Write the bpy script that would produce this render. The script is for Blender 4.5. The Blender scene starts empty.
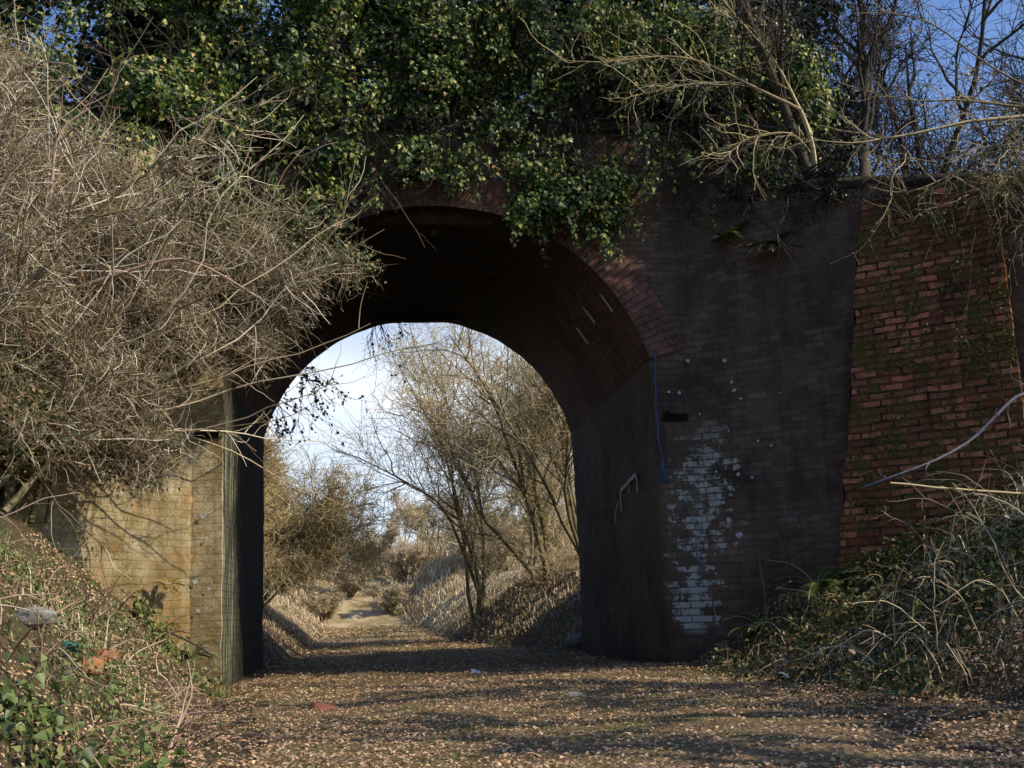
import bpy, math
import numpy as np
R_ = math.radians
rng = np.random.default_rng(7)
sc = bpy.context.scene
C = sc.collection
PI = math.pi

# ------------------------------------------------------------------ materials
def mat(name):
    m = bpy.data.materials.new(name); m.use_nodes = True
    nt = m.node_tree; nt.nodes.clear()
    return m, nt
class NT:
    def __init__(s, name):
        s.m, s.t = mat(name)
    def n(s, typ, **kw):
        nd = s.t.nodes.new(typ)
        for k, v in kw.items():
            if k.startswith('_'): setattr(nd, k[1:], v)
            else:
                k2 = k.replace('__', ' ')
                s.set(nd, k2, v)
        return nd
    def set(s, nd, key, v):
        sock = nd.inputs[int(key[1:])] if key[0] == 'i' and key[1:].isdigit() else nd.inputs[key]
        if isinstance(v, bpy.types.NodeSocket): s.t.links.new(v, sock)
        elif isinstance(v, bpy.types.Node): s.t.links.new(v.outputs[0], sock)
        else:
            if isinstance(v, (tuple, list)) and len(v) == 3 and sock.type == 'RGBA': v = (*v, 1)
            sock.default_value = v
    def noise(s, vec, scale, detail=4, rough=.6, dist=0):
        return s.n('ShaderNodeTexNoise', Vector=vec, Scale=scale, Detail=detail, Roughness=rough, Distortion=dist).outputs['Fac']
    def math(s, op, a, b=0.0, clamp=False):
        nd = s.t.nodes.new('ShaderNodeMath'); nd.operation = op; nd.use_clamp = clamp
        s.set(nd, 'i0', a); s.set(nd, 'i1', b); return nd.outputs[0]
    def ramp(s, fac, stops, interp='LINEAR'):
        nd = s.t.nodes.new('ShaderNodeValToRGB'); s.set(nd, 'i0', fac); nd.color_ramp.interpolation = interp
        el = nd.color_ramp.elements
        while len(el) < len(stops): el.new(.5)
        for e, (p, c) in zip(el, stops):
            e.position = p; e.color = (*c, 1) if isinstance(c, tuple) else (c, c, c, 1)
        return nd.outputs[0]
    def mix(s, f, a, b, blend='MIX'):
        nd = s.t.nodes.new('ShaderNodeMix'); nd.data_type = 'RGBA'; nd.blend_type = blend
        s.set(nd, 'i0', f); s.set(nd, 'i6', a); s.set(nd, 'i7', b); return nd.outputs[2]
    def mapr(s, v, a, b, c=0.0, d=1.0):
        nd = s.t.nodes.new('ShaderNodeMapRange'); nd.clamp = True
        for i, q in enumerate((v, a, b, c, d)): s.set(nd, 'i%d' % i, q)
        return nd.outputs[0]
    def out(s, col, rough=.8, bump=None, bstr=.5, bdist=.02, spec=.3, transl=0, tcol=None):
        p = s.n('ShaderNodeBsdfPrincipled'); s.set(p, 'Base Color', col); s.set(p, 'Roughness', rough)
        s.set(p, 'Specular IOR Level', spec)
        if bump is not None:
            b = s.n('ShaderNodeBump'); s.set(b, 'Height', bump); s.set(b, 'Strength', bstr); s.set(b, 'Distance', bdist)
            s.set(p, 'Normal', b.outputs[0])
        sh = p.outputs[0]
        if transl:
            t = s.n('ShaderNodeBsdfTranslucent'); s.set(t, 'Color', tcol if tcol is not None else col)
            mx = s.n('ShaderNodeMixShader'); s.set(mx, 'i0', transl); s.set(mx, 'i1', sh); s.set(mx, 'i2', t.outputs[0]); sh = mx.outputs[0]
        o = s.n('ShaderNodeOutputMaterial'); s.t.links.new(sh, o.inputs[0])
        return s.m
def objco(s): return s.n('ShaderNodeNewGeometry').outputs['Position']
def island(s): return s.n('ShaderNodeNewGeometry').outputs['Random Per Island']

def island_mat(name, stops, rough=.6, spec=.3, transl=0, nscale=0, bump=0):
    s = NT(name)
    c = s.ramp(island(s), stops)
    pos = objco(s)
    if nscale:
        f = s.noise(pos, nscale, 3)
        c = s.mix(s.mapr(f, .3, .7, 0, .55), c, (.012, .010, .008))
    b = s.noise(pos, bump, 3) if bump else None
    return s.out(c, rough, b, .6, .01, spec, transl)

def brick_mat(name, c1, c2, mortar, dark=.5, darkcol=(.012, .011, .010), moss=.0, mosscol=(.045, .05, .012), spall=.0,
              pale=.0, palecol=(.35, .33, .28), paint=False, jamb=False, render_coat=None, msize=.009, vfade=None):
    s = NT(name)
    uv = s.n('ShaderNodeUVMap').outputs[0]
    pos = objco(s)
    wob = s.n('ShaderNodeTexNoise', Vector=pos, Scale=3.0, Detail=3.0)
    vec = s.n('ShaderNodeVectorMath', _operation='MULTIPLY_ADD'); s.set(vec, 'i0', wob.outputs['Color']); s.set(vec, 'i1', (.03, .028, 0)); s.set(vec, 'i2', uv)
    bt = s.n('ShaderNodeTexBrick', Vector=vec.outputs[0], Color1=(0, 0, 0), Color2=(1, 1, 1), Mortar=(0, 0, 0), Scale=1.0)
    s.set(bt, 'Mortar Size', msize); s.set(bt, 'Mortar Smooth', .4); s.set(bt, 'Brick Width', .235); s.set(bt, 'Row Height', .078); s.set(bt, 'Bias', 0.0)
    rnd = bt.outputs[0]; mort = bt.outputs['Fac']
    col = s.mix(rnd, c1, c2)
    n_f = s.noise(pos, 38, 4, .65)
    n_m = s.noise(pos, 5.5, 5, .6)
    n_l = s.noise(pos, .9, 5, .6, .4)
    col = s.mix(s.mapr(n_f, .25, .75, 0, .6), col, s.mix(.5, col, (.02, .018, .016)))
    mm = s.math('MULTIPLY', mort, s.mapr(s.noise(pos, 9, 3), .38, .62, .15, 1))
    col = s.mix(mm, col, mortar)
    if render_coat:
        rc, lo, hi = render_coat
        k = s.mapr(s.noise(pos, 1.3, 5, .65, .5), lo, hi)
        rcol = s.mix(s.noise(pos, 7, 5, .7), rc, tuple(v * .45 for v in rc))
        rcol = s.mix(s.mapr(s.noise(pos, 1.9, 4, .6), .54, .66, 0, .8), rcol, (.52, .27, .07))
        col = s.mix(k, col, rcol)
    if pale:
        k = s.mapr(s.math('ADD', s.math('MULTIPLY', rnd, .25), s.noise(pos, 4, 6, .72)), .70, .86, 0, pale)
        col = s.mix(k, col, palecol)
    if spall:
        k = s.mapr(s.math('ADD', s.math('MULTIPLY', rnd, .45), n_m), .86, .74, 0, spall)
        col = s.mix(k, col, (.018, .017, .012))
    if moss:
        k = s.mapr(s.math('ADD', s.noise(pos, 3.5, 9, .85), s.math('MULTIPLY', n_f, .35)), .64, .76, 0, moss)
        col = s.mix(k, col, s.mix(n_f, mosscol, tuple(v * .35 for v in mosscol)))
    col = s.mix(s.mapr(n_l, .35, .68, 0, dark), col, darkcol)
    col = s.mix(s.mapr(n_m, .4, .8, 0, dark * .6), col, darkcol)
    sm = s.n('ShaderNodeMapping', Vector=uv, Scale=(3.2, .35, 1)); wk = s.noise(sm.outputs[0], 1.6, 6, .65)
    col = s.mix(s.mapr(wk, .50, .66, 0, .4), col, darkcol)
    sx = s.n('ShaderNodeSeparateXYZ'); s.set(sx, 'i0', uv); u, v = sx.outputs[0], sx.outputs[1]
    if vfade:      # soot towards crown
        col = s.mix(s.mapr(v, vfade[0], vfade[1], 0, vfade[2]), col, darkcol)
    col = s.mix(s.mapr(s.math('ADD', v, s.math('MULTIPLY', n_m, .5)), .55, .2, 0, .6), col, (.014, .015, .009))  # darker towards the wall foot
    if paint:
        # flaking pale paint left on single bricks and a run of it down to the ground
        uc = s.mapr(v, .3, 2.6, 2.70, 2.98)
        du = s.math('ABSOLUTE', s.math('SUBTRACT', u, uc))
        wid = s.mapr(v, .3, 1.4, .16, .85)
        f1 = s.math('SUBTRACT', 1.0, s.math('DIVIDE', du, wid))
        vv = s.math('MULTIPLY', s.mapr(v, .30, .42), s.mapr(v, 2.75, 2.2))
        cell = s.math('MULTIPLY', s.math('ADD', s.math('MULTIPLY', rnd, .12), s.math('MULTIPLY', s.noise(pos, 6.5, 7, .78), 1.45)), 1.0)
        core = s.mapr(v, .3, 1.0, .20, .0)
        fld = s.math('ADD', s.math('MULTIPLY', f1, .33), s.math('ADD', cell, core))
        k = s.mapr(fld, 1.07, 1.11); k = s.math('MULTIPLY', k, vv); k = s.math('MULTIPLY', k, s.mapr(f1, -.1, .12))
        k = s.math('MULTIPLY', k, s.mapr(s.math('MULTIPLY', mort, n_m), .5, .1, .3, 1))
        col = s.mix(k, col, s.mix(n_f, (.46, .47, .41), (.28, .29, .25)))
        ru = s.math('ABSOLUTE', s.math('SUBTRACT', u, s.math('ADD', 2.80, s.math('MULTIPLY', n_m, .06))))
        k = s.math('MULTIPLY', s.mapr(ru, .04, .015), s.math('MULTIPLY', s.mapr(v, .5, 1.2), s.mapr(v, 2.7, 2.0)))
        col = s.mix(s.math('MULTIPLY', k, s.mapr(n_m, .35, .6, 0, .6)), col, (.12, .17, .19))
        # orange-brown stain by the arris
        k = s.math('MULTIPLY', s.mapr(u, 2.62, 2.42), s.mapr(n_m, .3, .6, 0, .35)); col = s.mix(k, col, (.10, .05, .025))
    if jamb:  # pale lichen streaks; sunlit front strip and lit corner put into the colour
        st = s.n('ShaderNodeMapping', Vector=uv, Scale=(34, .55, 1))
        k = s.mapr(s.math('ADD', s.noise(st.outputs[0], 1, 5, .65), s.mapr(u, .10, .0, 0, .3)), .53, .58)
        k = s.math('MULTIPLY', k, s.mapr(u, 1.9, .9))
        k = s.math('MULTIPLY', k, s.mapr(v, 3.4, 2.2))
        col = s.mix(k, col, s.mix(n_m, (.56, .56, .40), (.26, .29, .16)))
    h = s.math('ADD', s.math('MULTIPLY', mort, -1.0), s.math('ADD', s.math('MULTIPLY', n_f, .5), s.math('ADD', s.math('MULTIPLY', n_m, 1.2), s.math('MULTIPLY', rnd, .5))))
    return s.out(col, .92, h, .9, .018, .15)

def soil_mat(name, c1, c2, c3):
    s = NT(name); pos = objco(s)
    a = s.noise(pos, 2.0, 6, .7); b = s.noise(pos, 28, 5, .75); v = s.n('ShaderNodeTexVoronoi', Vector=pos, Scale=34.0)
    col = s.mix(s.mapr(b, .3, .7), c1, c2)
    col = s.mix(s.mapr(a, .45, .65), col, c3)
    col = s.mix(s.mapr(v.outputs['Distance'], .0, .6, .5, 0), col, (.10, .075, .05))
    sy = s.n('ShaderNodeSeparateXYZ'); s.set(sy, 'i0', pos)
    col = s.mix(s.mapr(sy.outputs[1], 14, 26, 0, .85), col, s.mix(s.mapr(s.noise(pos, .9, 6, .7), .4, .6), (.62, .49, .31), (.30, .24, .12)))
    h = s.math('ADD', b, s.math('MULTIPLY', v.outputs['Distance'], .8))
    return s.out(col, .95, h, 1.0, .03, .1)

M = {}
M['face'] = brick_mat('sooty_brick', (.20, .138, .092), (.27, .172, .115), (.23, .185, .135), dark=.6, moss=.25, spall=.2, pale=.35, palecol=(.22, .22, .22), paint=True)
M['ring'] = brick_mat('ring_brick', (.26, .12, .085), (.36, .18, .135), (.12, .09, .07), dark=.5, moss=.4)
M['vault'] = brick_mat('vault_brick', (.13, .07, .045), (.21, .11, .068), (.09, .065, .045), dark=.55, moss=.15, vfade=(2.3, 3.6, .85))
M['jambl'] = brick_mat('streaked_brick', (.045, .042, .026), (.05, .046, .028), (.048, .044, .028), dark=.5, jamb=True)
M['jambr'] = brick_mat('inner_brick', (.15, .115, .085), (.20, .14, .10), (.16, .13, .10), dark=.55)
M['wingl'] = brick_mat('buff_brick', (.42, .29, .15), (.52, .38, .21), (.46, .35, .20), dark=.85, darkcol=(.13, .085, .03), pale=.5, palecol=(.55, .52, .44), moss=.6, mosscol=(.26, .21, .05), render_coat=((.70, .60, .38), .36, .48), msize=.006)
M['butt'] = brick_mat('red_mossy_brick', (.66, .20, .095), (.80, .29, .15), (.03, .03, .015), dark=.35, darkcol=(.02, .02, .01), moss=1.0, mosscol=(.15, .15, .03), spall=.55, msize=.014)
M['cope'] = brick_mat('coping_brick', (.09, .075, .06), (.15, .12, .09), (.1, .09, .07), dark=.5, moss=.8)
M['soil'] = soil_mat('leafy_soil', (.075, .052, .034), (.16, .115, .072), (.09, .085, .04))
M['path'] = soil_mat('trodden_path', (.16, .105, .065), (.30, .21, .13), (.17, .17, .065))
def litter_mat():
    s = NT('dead_leaf'); pos = objco(s)
    c = s.ramp(island(s), [(0, (.10, .055, .03)), (.3, (.36, .20, .11)), (.65, (.62, .37, .20)), (.93, (.85, .58, .36)), (1, (.92, .78, .60))])
    k = s.mapr(s.noise(pos, 1.3, 6, .75), .42, .60, 0, .65); c = s.mix(k, c, s.mix(.6, c, (.09, .06, .025)))
    k = s.mapr(s.noise(pos, 30, 3, .6), .4, .7, 0, .6); c = s.mix(k, c, (.12, .07, .045))
    c = s.mix(.24, c, (.98, .72, .46)); return s.out(c, .8, None, .5, .01, .15, .15)
M['litter'] = litter_mat()
M['grass'] = island_mat('green_blade', [(0, (.06, .08, .015)), (.5, (.14, .17, .04)), (1, (.28, .28, .09))], .55, .3, .3)
M['straw'] = island_mat('dead_stem', [(0, (.34, .25, .13)), (.5, (.62, .50, .31)), (1, (.82, .72, .52))], .7, .25, .15)
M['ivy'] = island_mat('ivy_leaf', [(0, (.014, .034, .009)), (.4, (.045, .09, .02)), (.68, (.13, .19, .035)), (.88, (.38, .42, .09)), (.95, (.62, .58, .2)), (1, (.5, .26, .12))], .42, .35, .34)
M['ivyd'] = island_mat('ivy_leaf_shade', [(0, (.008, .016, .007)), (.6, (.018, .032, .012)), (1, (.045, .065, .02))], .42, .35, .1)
M['herb'] = island_mat('herb_leaf', [(0, (.05, .075, .02)), (.45, (.12, .17, .045)), (.8, (.22, .27, .09)), (1, (.38, .30, .15))], .45, .4, .25)
M['bramble'] = island_mat('bramble_leaf', [(0, (.03, .05, .015)), (.5, (.075, .10, .028)), (.8, (.16, .17, .05)), (1, (.30, .15, .08))], .45, .4, .2)
M['fern'] = island_mat('fern_leaf', [(0, (.035, .055, .012)), (.7, (.09, .12, .03)), (1, (.22, .16, .06))], .5, .3, .25)
M['fernb'] = island_mat('withered_fern', [(0, (.16, .09, .03)), (.6, (.36, .25, .08)), (1, (.30, .34, .10))], .6, .2, .25)
M['moss'] = island_mat('moss', [(0, (.04, .045, .01)), (.6, (.13, .13, .03)), (1, (.30, .27, .07))], .8, .1, .1)
M['bark'] = island_mat('dark_bark', [(0, (.06, .048, .036)), (1, (.12, .10, .07))], .9, .1, 0, 12, 60)
M['barkg'] = island_mat('mossy_bark', [(0, (.17, .14, .07)), (1, (.30, .25, .14))], .9, .1, 0, 14, 60)
M['twigp'] = island_mat('pinkish_twig', [(0, (.05, .035, .02)), (.4, (.25, .18, .105)), (.75, (.54, .44, .29)), (1, (.86, .78, .63))], .75, .2)
M['twigt'] = island_mat('tan_twig', [(0, (.30, .22, .10)), (.5, (.54, .43, .23)), (1, (.70, .60, .38))], .8, .2)
M['twigd'] = island_mat('dark_twig', [(0, (.018, .015, .016)), (.7, (.05, .04, .038)), (1, (.11, .085, .065))], .8, .2)
M['twigy'] = island_mat('yellow_twig', [(0, (.22, .17, .08)), (.5, (.34, .27, .14)), (1, (.44, .37, .22))], .75, .2)
M['cane'] = island_mat('dry_cane', [(0, (.14, .08, .05)), (.5, (.34, .22, .15)), (1, (.60, .46, .34))], .6, .3)

def plain(name, c, rough=.7, nscale=30, var=.5, spec=.3):
    s = NT(name); pos = objco(s); n = s.noise(pos, nscale, 4)
    return s.out(s.mix(s.mapr(n, .3, .7), c, tuple(v * var for v in c)), rough, n, .4, .01, spec)
M['rope'] = plain('blue_rope', (.05, .13, .24), .7, 60)
M['paint'] = plain('white_paint', (.50, .50, .50), .7, 40, .6)
M['holeshade'] = plain('hollow_shade', (.006, .005, .004), .95)  # near-black that carries the shade inside the putlog holes
M['stone'] = plain('grey_stone', (.30, .28, .24), .9, 20)
M['brickred'] = plain('loose_red_brick', (.40, .17, .08), .9, 40, .6)
M['brickpink'] = plain('loose_pink_brick', (.34, .13, .10), .9, 40, .6)
M['teal'] = plain('teal_plastic', (.035, .20, .15), .5, 20, .6, .5)
M['white'] = plain('white_plastic', (.62, .66, .70), .35, 20, .8, .5)
M['bluegrey'] = plain('smooth_grey_bark', (.20, .19, .22), .6, 30, .6)
M['deck'] = plain('deck_earth', (.05, .045, .03), .95, 8)

# ------------------------------------------------------------------ numeric helpers
def wav(P, f, seed, octv=4, lac=2.1, gain=.5):
    r = np.random.default_rng(seed); P = np.asarray(P, float); o = np.zeros(P.shape[:-1]); a = 1.0; tot = 0
    for k in range(octv):
        for j in range(3):
            d = r.normal(size=P.shape[-1]); d /= np.linalg.norm(d)
            o += a * np.sin(P @ d * f * r.uniform(.8, 1.3) + r.uniform(0, 6.28)) / 3 * 1.3
        tot += a; a *= gain; f *= lac
    return o / tot
def unit(v): return v / np.maximum(np.linalg.norm(v, axis=-1, keepdims=True), 1e-9)

def mk(name, V, Fs, m, parent=None, smooth=False, uv=None, loc=None):
    V = np.asarray(V, float).reshape(-1, 3)
    if parent is not None: org = np.array(parent['_w'] if '_w' in parent else parent.location)
    elif loc is not None: org = np.array(loc, float)
    else: org = np.zeros(3)
    V = V - org
    if not isinstance(Fs, list): Fs = [Fs]
    Fs = [np.asarray(f) for f in Fs if len(f)]
    me = bpy.data.meshes.new(name)
    tot = np.concatenate([np.full(len(f), f.shape[1]) for f in Fs]); idx = np.concatenate([f.ravel() for f in Fs])
    me.vertices.add(len(V)); me.vertices.foreach_set('co', V.astype(np.float32).ravel())
    me.loops.add(len(idx)); me.loops.foreach_set('vertex_index', idx.astype(np.int32))
    me.polygons.add(len(tot)); st = np.concatenate([[0], np.cumsum(tot)[:-1]])
    me.polygons.foreach_set('loop_start', st.astype(np.int32)); me.polygons.foreach_set('loop_total', tot.astype(np.int32))
    if smooth: me.polygons.foreach_set('use_smooth', np.ones(len(tot), bool))
    if uv is not None:
        l = me.uv_layers.new(name='UVMap'); l.data.foreach_set('uv', np.asarray(uv, np.float32)[idx].ravel())
    me.update(); me.validate()
    if isinstance(m, str): m = M[m]
    me.materials.append(m)
    o = bpy.data.objects.new(name, me); C.objects.link(o)
    if parent is not None:
        o.parent = parent
    elif loc is not None: o.location = loc
    o['_w'] = [float(v) for v in org]
    return o
def tag(o, label, cat, group=None, kind=None):
    o['label'] = label; o['category'] = cat
    if group: o['group'] = group
    if kind: o['kind'] = kind
    return o
def thing(name, label, cat, loc, group=None):
    o = bpy.data.objects.new(name, None); C.objects.link(o); o.location = loc; o.empty_display_size = .2
    return tag(o, label, cat, group)
def struct(o): o['kind'] = 'structure'; return o

def tubes(P, Rr, s=3):
    P = np.asarray(P, float)
    if P.ndim == 2: P = P[None]
    N, K, _ = P.shape
    Rr = np.broadcast_to(np.asarray(Rr, float), (N, K))
    T = np.empty_like(P); T[:, 1:-1] = P[:, 2:] - P[:, :-2]; T[:, 0] = P[:, 1] - P[:, 0]; T[:, -1] = P[:, -1] - P[:, -2]
    T = unit(T)
    ref = unit(np.cross(T.mean(1) + 1e-3, np.array([.37, .61, -.7])))[:, None, :]
    A = unit(ref - (ref * T).sum(-1, keepdims=True) * T); B = np.cross(T, A)
    th = np.arange(s) / s * 2 * PI
    V = P[:, :, None, :] + Rr[:, :, None, None] * (A[:, :, None, :] * np.cos(th)[:, None] + B[:, :, None, :] * np.sin(th)[:, None])
    base = (np.arange(N)[:, None, None] * K + np.arange(K - 1)[None, :, None]) * s
    j = np.arange(s)[None, None, :]; jn = (j + 1) % s
    F = np.stack([base + j, base + jn, base + s + jn, base + s + j], -1).reshape(-1, 4)
    return V.reshape(-1, 3), F
class Acc:
    def __init__(s): s.V = []; s.F = []; s.n = 0
    def add(s, V, F):
        s.V.append(np.asarray(V).reshape(-1, 3)); s.F.append(np.asarray(F) + s.n); s.n += len(s.V[-1]); return s
    def mk(s, name, m, parent=None, **k):
        return mk(name, np.concatenate(s.V), s.F, m, parent, **k)

def grow(P0, D, L, K, wig=.25, grav=0.0, r=rng):
    N = len(P0); P = np.zeros((N, K + 1, 3)); P[:, 0] = P0; d = unit(np.asarray(D, float)); st = (np.broadcast_to(L, (N,)) / K)[:, None]
    for k in range(K):
        d = unit(d + r.normal(size=(N, 3)) * wig + np.array([0, 0, grav]))
        P[:, k + 1] = P[:, k] + d * st
    return P
def kids(P, n, t0=.25, t1=1.0, ang=.7, up=.1, r=rng, bias=None):
    N, K1, _ = P.shape; i = r.integers(0, N, n); t = r.uniform(t0, t1, n) * (K1 - 1 - 1e-6); k = t.astype(int); f = (t - k)[:, None]
    S = P[i, k] * (1 - f) + P[i, k + 1] * f; T = unit(P[i, k + 1] - P[i, k])
    D = unit(T * math.cos(ang) + unit(r.normal(size=(n, 3))) * math.sin(ang) + np.array([0, 0, up]) + (0 if bias is None else np.asarray(bias)))
    return S, D, i, t / (K1 - 1)
def taper(r0, r1, K, N=1): return np.broadcast_to(np.linspace(r0, r1, K + 1), (N, K + 1))

def leaves(P, Nrm, size, r=rng, asp=.75, fold=.25, down=.8, lobed=True):
    n = len(P); Nrm = unit(Nrm)
    g = unit(np.array([0, 0, -1.0]) * down + r.normal(size=(n, 3)) * .7)
    T = unit(g - (g * Nrm).sum(-1, keepdims=True) * Nrm); S = np.cross(Nrm, T)
    s = (np.broadcast_to(size, (n,)) * r.uniform(.55, 1.25, n))[:, None]
    a = asp * s
    if lobed:
        V = np.stack([P - T * s * .4, P - T * s * .25 + S * a * .55 + Nrm * s * fold * .5, P + T * s * .05 + S * a * .42 + Nrm * s * fold * .3,
                      P + T * s * .6 - Nrm * s * .1, P + T * s * .05 - S * a * .42 + Nrm * s * fold * .3, P - T * s * .25 - S * a * .55 + Nrm * s * fold * .5], 1)
        b = np.arange(n)[:, None] * 6
        F = np.concatenate([b + np.array([[0, 1, 2, 3]]), b + np.array([[0, 3, 4, 5]])])
    else:
        V = np.stack([P - T * s * .5, P + S * a * .5 + Nrm * s * fold * .4, P + T * s * .5, P - S * a * .5 + Nrm * s * fold * .4], 1)
        b = np.arange(n)[:, None] * 4
        F = np.concatenate([b + np.array([[0, 1, 2]]), b + np.array([[0, 2, 3]])])
    return V.reshape(-1, 3), F
def blades(P, h, lean, w=.006, r=rng, up=None):
    n = len(P); h = (np.broadcast_to(h, (n,)) * r.uniform(.5, 1.3, n))[:, None]
    a = r.uniform(0, 2 * PI, n); H = np.stack([np.cos(a), np.sin(a), np.zeros(n)], 1); S = np.stack([-np.sin(a), np.cos(a), np.zeros(n)], 1) * w / 2
    U = np.array([0, 0, 1.0]); l = (lean * r.uniform(.2, 1.3, n))[:, None]
    m = P + U * h * .6 + H * h * .25 * l; t = P + U * h * (1 - .35 * l) + H * h * .8 * l
    V = np.stack([P - S, P + S, m + S * .8, m - S * .8, t], 1)
    b = np.arange(n)[:, None] * 5
    return V.reshape(-1, 3), b + np.array([[0, 1, 2, 3]]), b + np.array([[3, 2, 4]])

# ------------------------------------------------------------------ terrain
W = 2.4; T_ = 5.0; ZS = 3.44; RISE = 1.86
RAD = (W * W + RISE * RISE) / (2 * RISE); TH = math.asin(min(1, W / RAD)); ZC = ZS + RISE - RAD
XL = -2.72; XR = 2.87
WR = np.array([(2.87, 0), (3.5, -.42), (4.45, -1.22), (5.7, -2.2), (8.2, -3.7)])
WL = np.array([(-2.72, 0), (-3.5, -1.1), (-4.4, -2.3), (-6.8, -4.2)])
def g0(y): return np.where(y < 0, .055 * y, np.where(y > 5, .011 * (y - 5), 0))
def xl(y): return np.interp(y, [-14, -6, -2, 0, 5, 6, 14, 60], [-1.5, -1.65, -2.1, -2.4, -2.5, -2.15, -2.1, -2.6])
def xr(y): return np.interp(y, [-14, -7, -4.5, -1.5, 0, 5, 6, 10, 14, 22, 40, 60], [1.6, 1.75, 2.1, 2.5, 2.6, 2.55, 2.2, 1.6, 1.05, 1.0, 1.7, 2.4])
def bend(y): return np.where(y > 30, -.004 * (y - 30) ** 2, 0.0)
def terr(x, y):
    x = np.asarray(x, float) - bend(y); y = np.asarray(y, float)
    z = g0(y) + 0 * x
    dl = np.maximum(0, xl(y) - x); dr = np.maximum(0, x - xr(y))
    far = np.clip((y - 5) / 3, 0, 1)
    def rise(d, sl, top):
        return top * (1 - np.exp(-(sl * d / top) ** 1.15)) * np.clip(d / .35 + .35, 0, 1)
    top_l = np.where(y < 5, 4.6, 1.8); top_r = np.where(y < 5, 2.6, 2.3)
    hl = rise(dl, 1.25 - .15 * far, top_l); hr = rise(dr, .85 + .25 * far, top_r)
    inside = np.clip(np.minimum(y / .3, (5 - y) / .3), 0, 1)
    bank = np.where(x < 0, hl, hr)
    # earth fill behind the walls, carrying the lane over the bridge
    yb = np.where(x > 0, np.interp(x, WR[:, 0], WR[:, 1]), np.interp(-x, -WL[:, 0], WL[:, 1]))
    top = np.interp(np.abs(x), [2.8, 3.6, 4.6, 5.5, 8.5, 14], [5.4, 5.0, 4.8, 4.5, 4.0, 3.8])
    k = np.clip((y - yb - .12) / .25, 0, 1); k = k * k * (3 - 2 * k)
    kx = np.clip((np.abs(x) - 2.62) / .15, 0, 1)
    back = np.clip(np.minimum(top - np.maximum(0, y - 4.6) * 1.1, (np.abs(x) - 2.9 - .25 * (y - 5)) * 1.0), 0, 9)
    fill = np.where(y < 4.9, top, np.maximum(back, 0))
    fill = np.where(np.abs(x) > 2.62, fill, 0) * k * kx
    z = z + bank * (1 - inside * (1 - kx)) + 3.0 * (lambda q: q * q * (3 - 2 * q))(np.clip((y - 41 + .0 * x) / 9, 0, 1)) * np.clip(1 - np.abs(y) / 400, 0, 1)
    z = np.maximum(z, fill)
    P = np.stack([x, y], -1)
    n = wav(P, 1.4, 3, 5)
    n2 = wav(P, 6, 5, 4)
    bk = np.clip((bank + .1) / .6, 0, 1)
    z = z + n * (.02 + .14 * bk) + n2 * (.012 + (.035 + .03 * (x < 0)) * bk)
    return z
def tnorm(x, y, e=.05):
    a = (terr(x + e, y) - terr(x - e, y)) / (2 * e); b = (terr(x, y + e) - terr(x, y - e)) / (2 * e)
    return unit(np.stack([-a, -b, np.ones_like(a)], -1))
def axis(segs):
    o = [segs[0][0]]
    for a, b, st in segs:
        n = max(1, int(round((b - a) / st))); o += list(np.linspace(a, b, n + 1)[1:])
    return np.array(o)
gx = axis([(-400, -60, 40), (-60, -20, 4), (-20, -8, .6), (-8, 8, .085), (8, 20, .6), (20, 60, 4), (60, 400, 40)])
gy = axis([(-60, -16, 4), (-16, -9, .3), (-9, 7, .085), (7, 24, .2), (24, 70, 1.0), (70, 500, 20)])
X, Y = np.meshgrid(gx, gy, indexing='ij')
Z = terr(X, Y)
nx, ny = X.shape
idx = np.arange(nx * ny).reshape(nx, ny)
F = np.stack([idx[:-1, :-1], idx[1:, :-1], idx[1:, 1:], idx[:-1, 1:]], -1).reshape(-1, 4)
struct(mk('ground', np.stack([X, Y, Z], -1), F, 'soil', smooth=True))
# the trodden path, a sheet just above the ground
py = axis([(-15, 30, .12), (30, 42, .6)]); pu = np.linspace(-1, 1, 37)
U, PY = np.meshgrid(pu, py, indexing='ij')
cx = (xl(PY) + xr(PY)) / 2; hw = (xr(PY) - xl(PY)) / 2 - .22 + .14 * wav(np.stack([np.sign(U), PY], -1), 1.6, 9)
hw = np.where((PY > -.2) & (PY < 5.2), np.minimum(hw, 2.2), hw)
PX = cx + U * hw + bend(PY)
PZ = terr(PX, PY) + .008 * (1 - .9 * np.abs(U) ** 6) + .004
n1, n2_ = PX.shape; idx = np.arange(n1 * n2_).reshape(n1, n2_)
F = np.stack([idx[:-1, :-1], idx[1:, :-1], idx[1:, 1:], idx[:-1, 1:]], -1).reshape(-1, 4)
struct(mk('path', np.stack([PX, PY, PZ], -1), F, 'path', smooth=True))

# ------------------------------------------------------------------ bridge
bridge = thing('brick_railway_bridge', 'old sooty brick bridge with one tall arch spanning the leafy path', 'bridge', (0, 0, 0))
def wob(V, a=.018):
    V = np.asarray(V, float); s = V.shape
    Q = V.reshape(-1, 3)
    o = np.stack([wav(Q, 2.3, 21), wav(Q, 2.3, 22), wav(Q, 2.3, 23) * .4], -1) + np.stack([wav(Q, 17, 24, 3), wav(Q, 17, 25, 3), wav(Q, 17, 26, 3)], -1) * .45
    return (Q + o * a).reshape(s)
def grid(name, V, uv, m, parent=bridge, flip=False, a=.018):
    V = wob(V, a); n, k = V.shape[:2]; idx = np.arange(n * k).reshape(n, k)
    F = np.stack([idx[:-1, :-1], idx[1:, :-1], idx[1:, 1:], idx[:-1, 1:]], -1).reshape(-1, 4)
    if flip: F = F[:, ::-1]
    return mk(name, V, F, m, parent, uv=np.asarray(uv).reshape(-1, 2))
RT = .40
RO = RAD + RT; THO = TH
def extr(x):
    return ZC + np.sqrt(np.maximum(RO ** 2 - x ** 2, 0))
XO = RO * math.sin(TH); ZO = ZC + RO * math.cos(TH)
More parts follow.
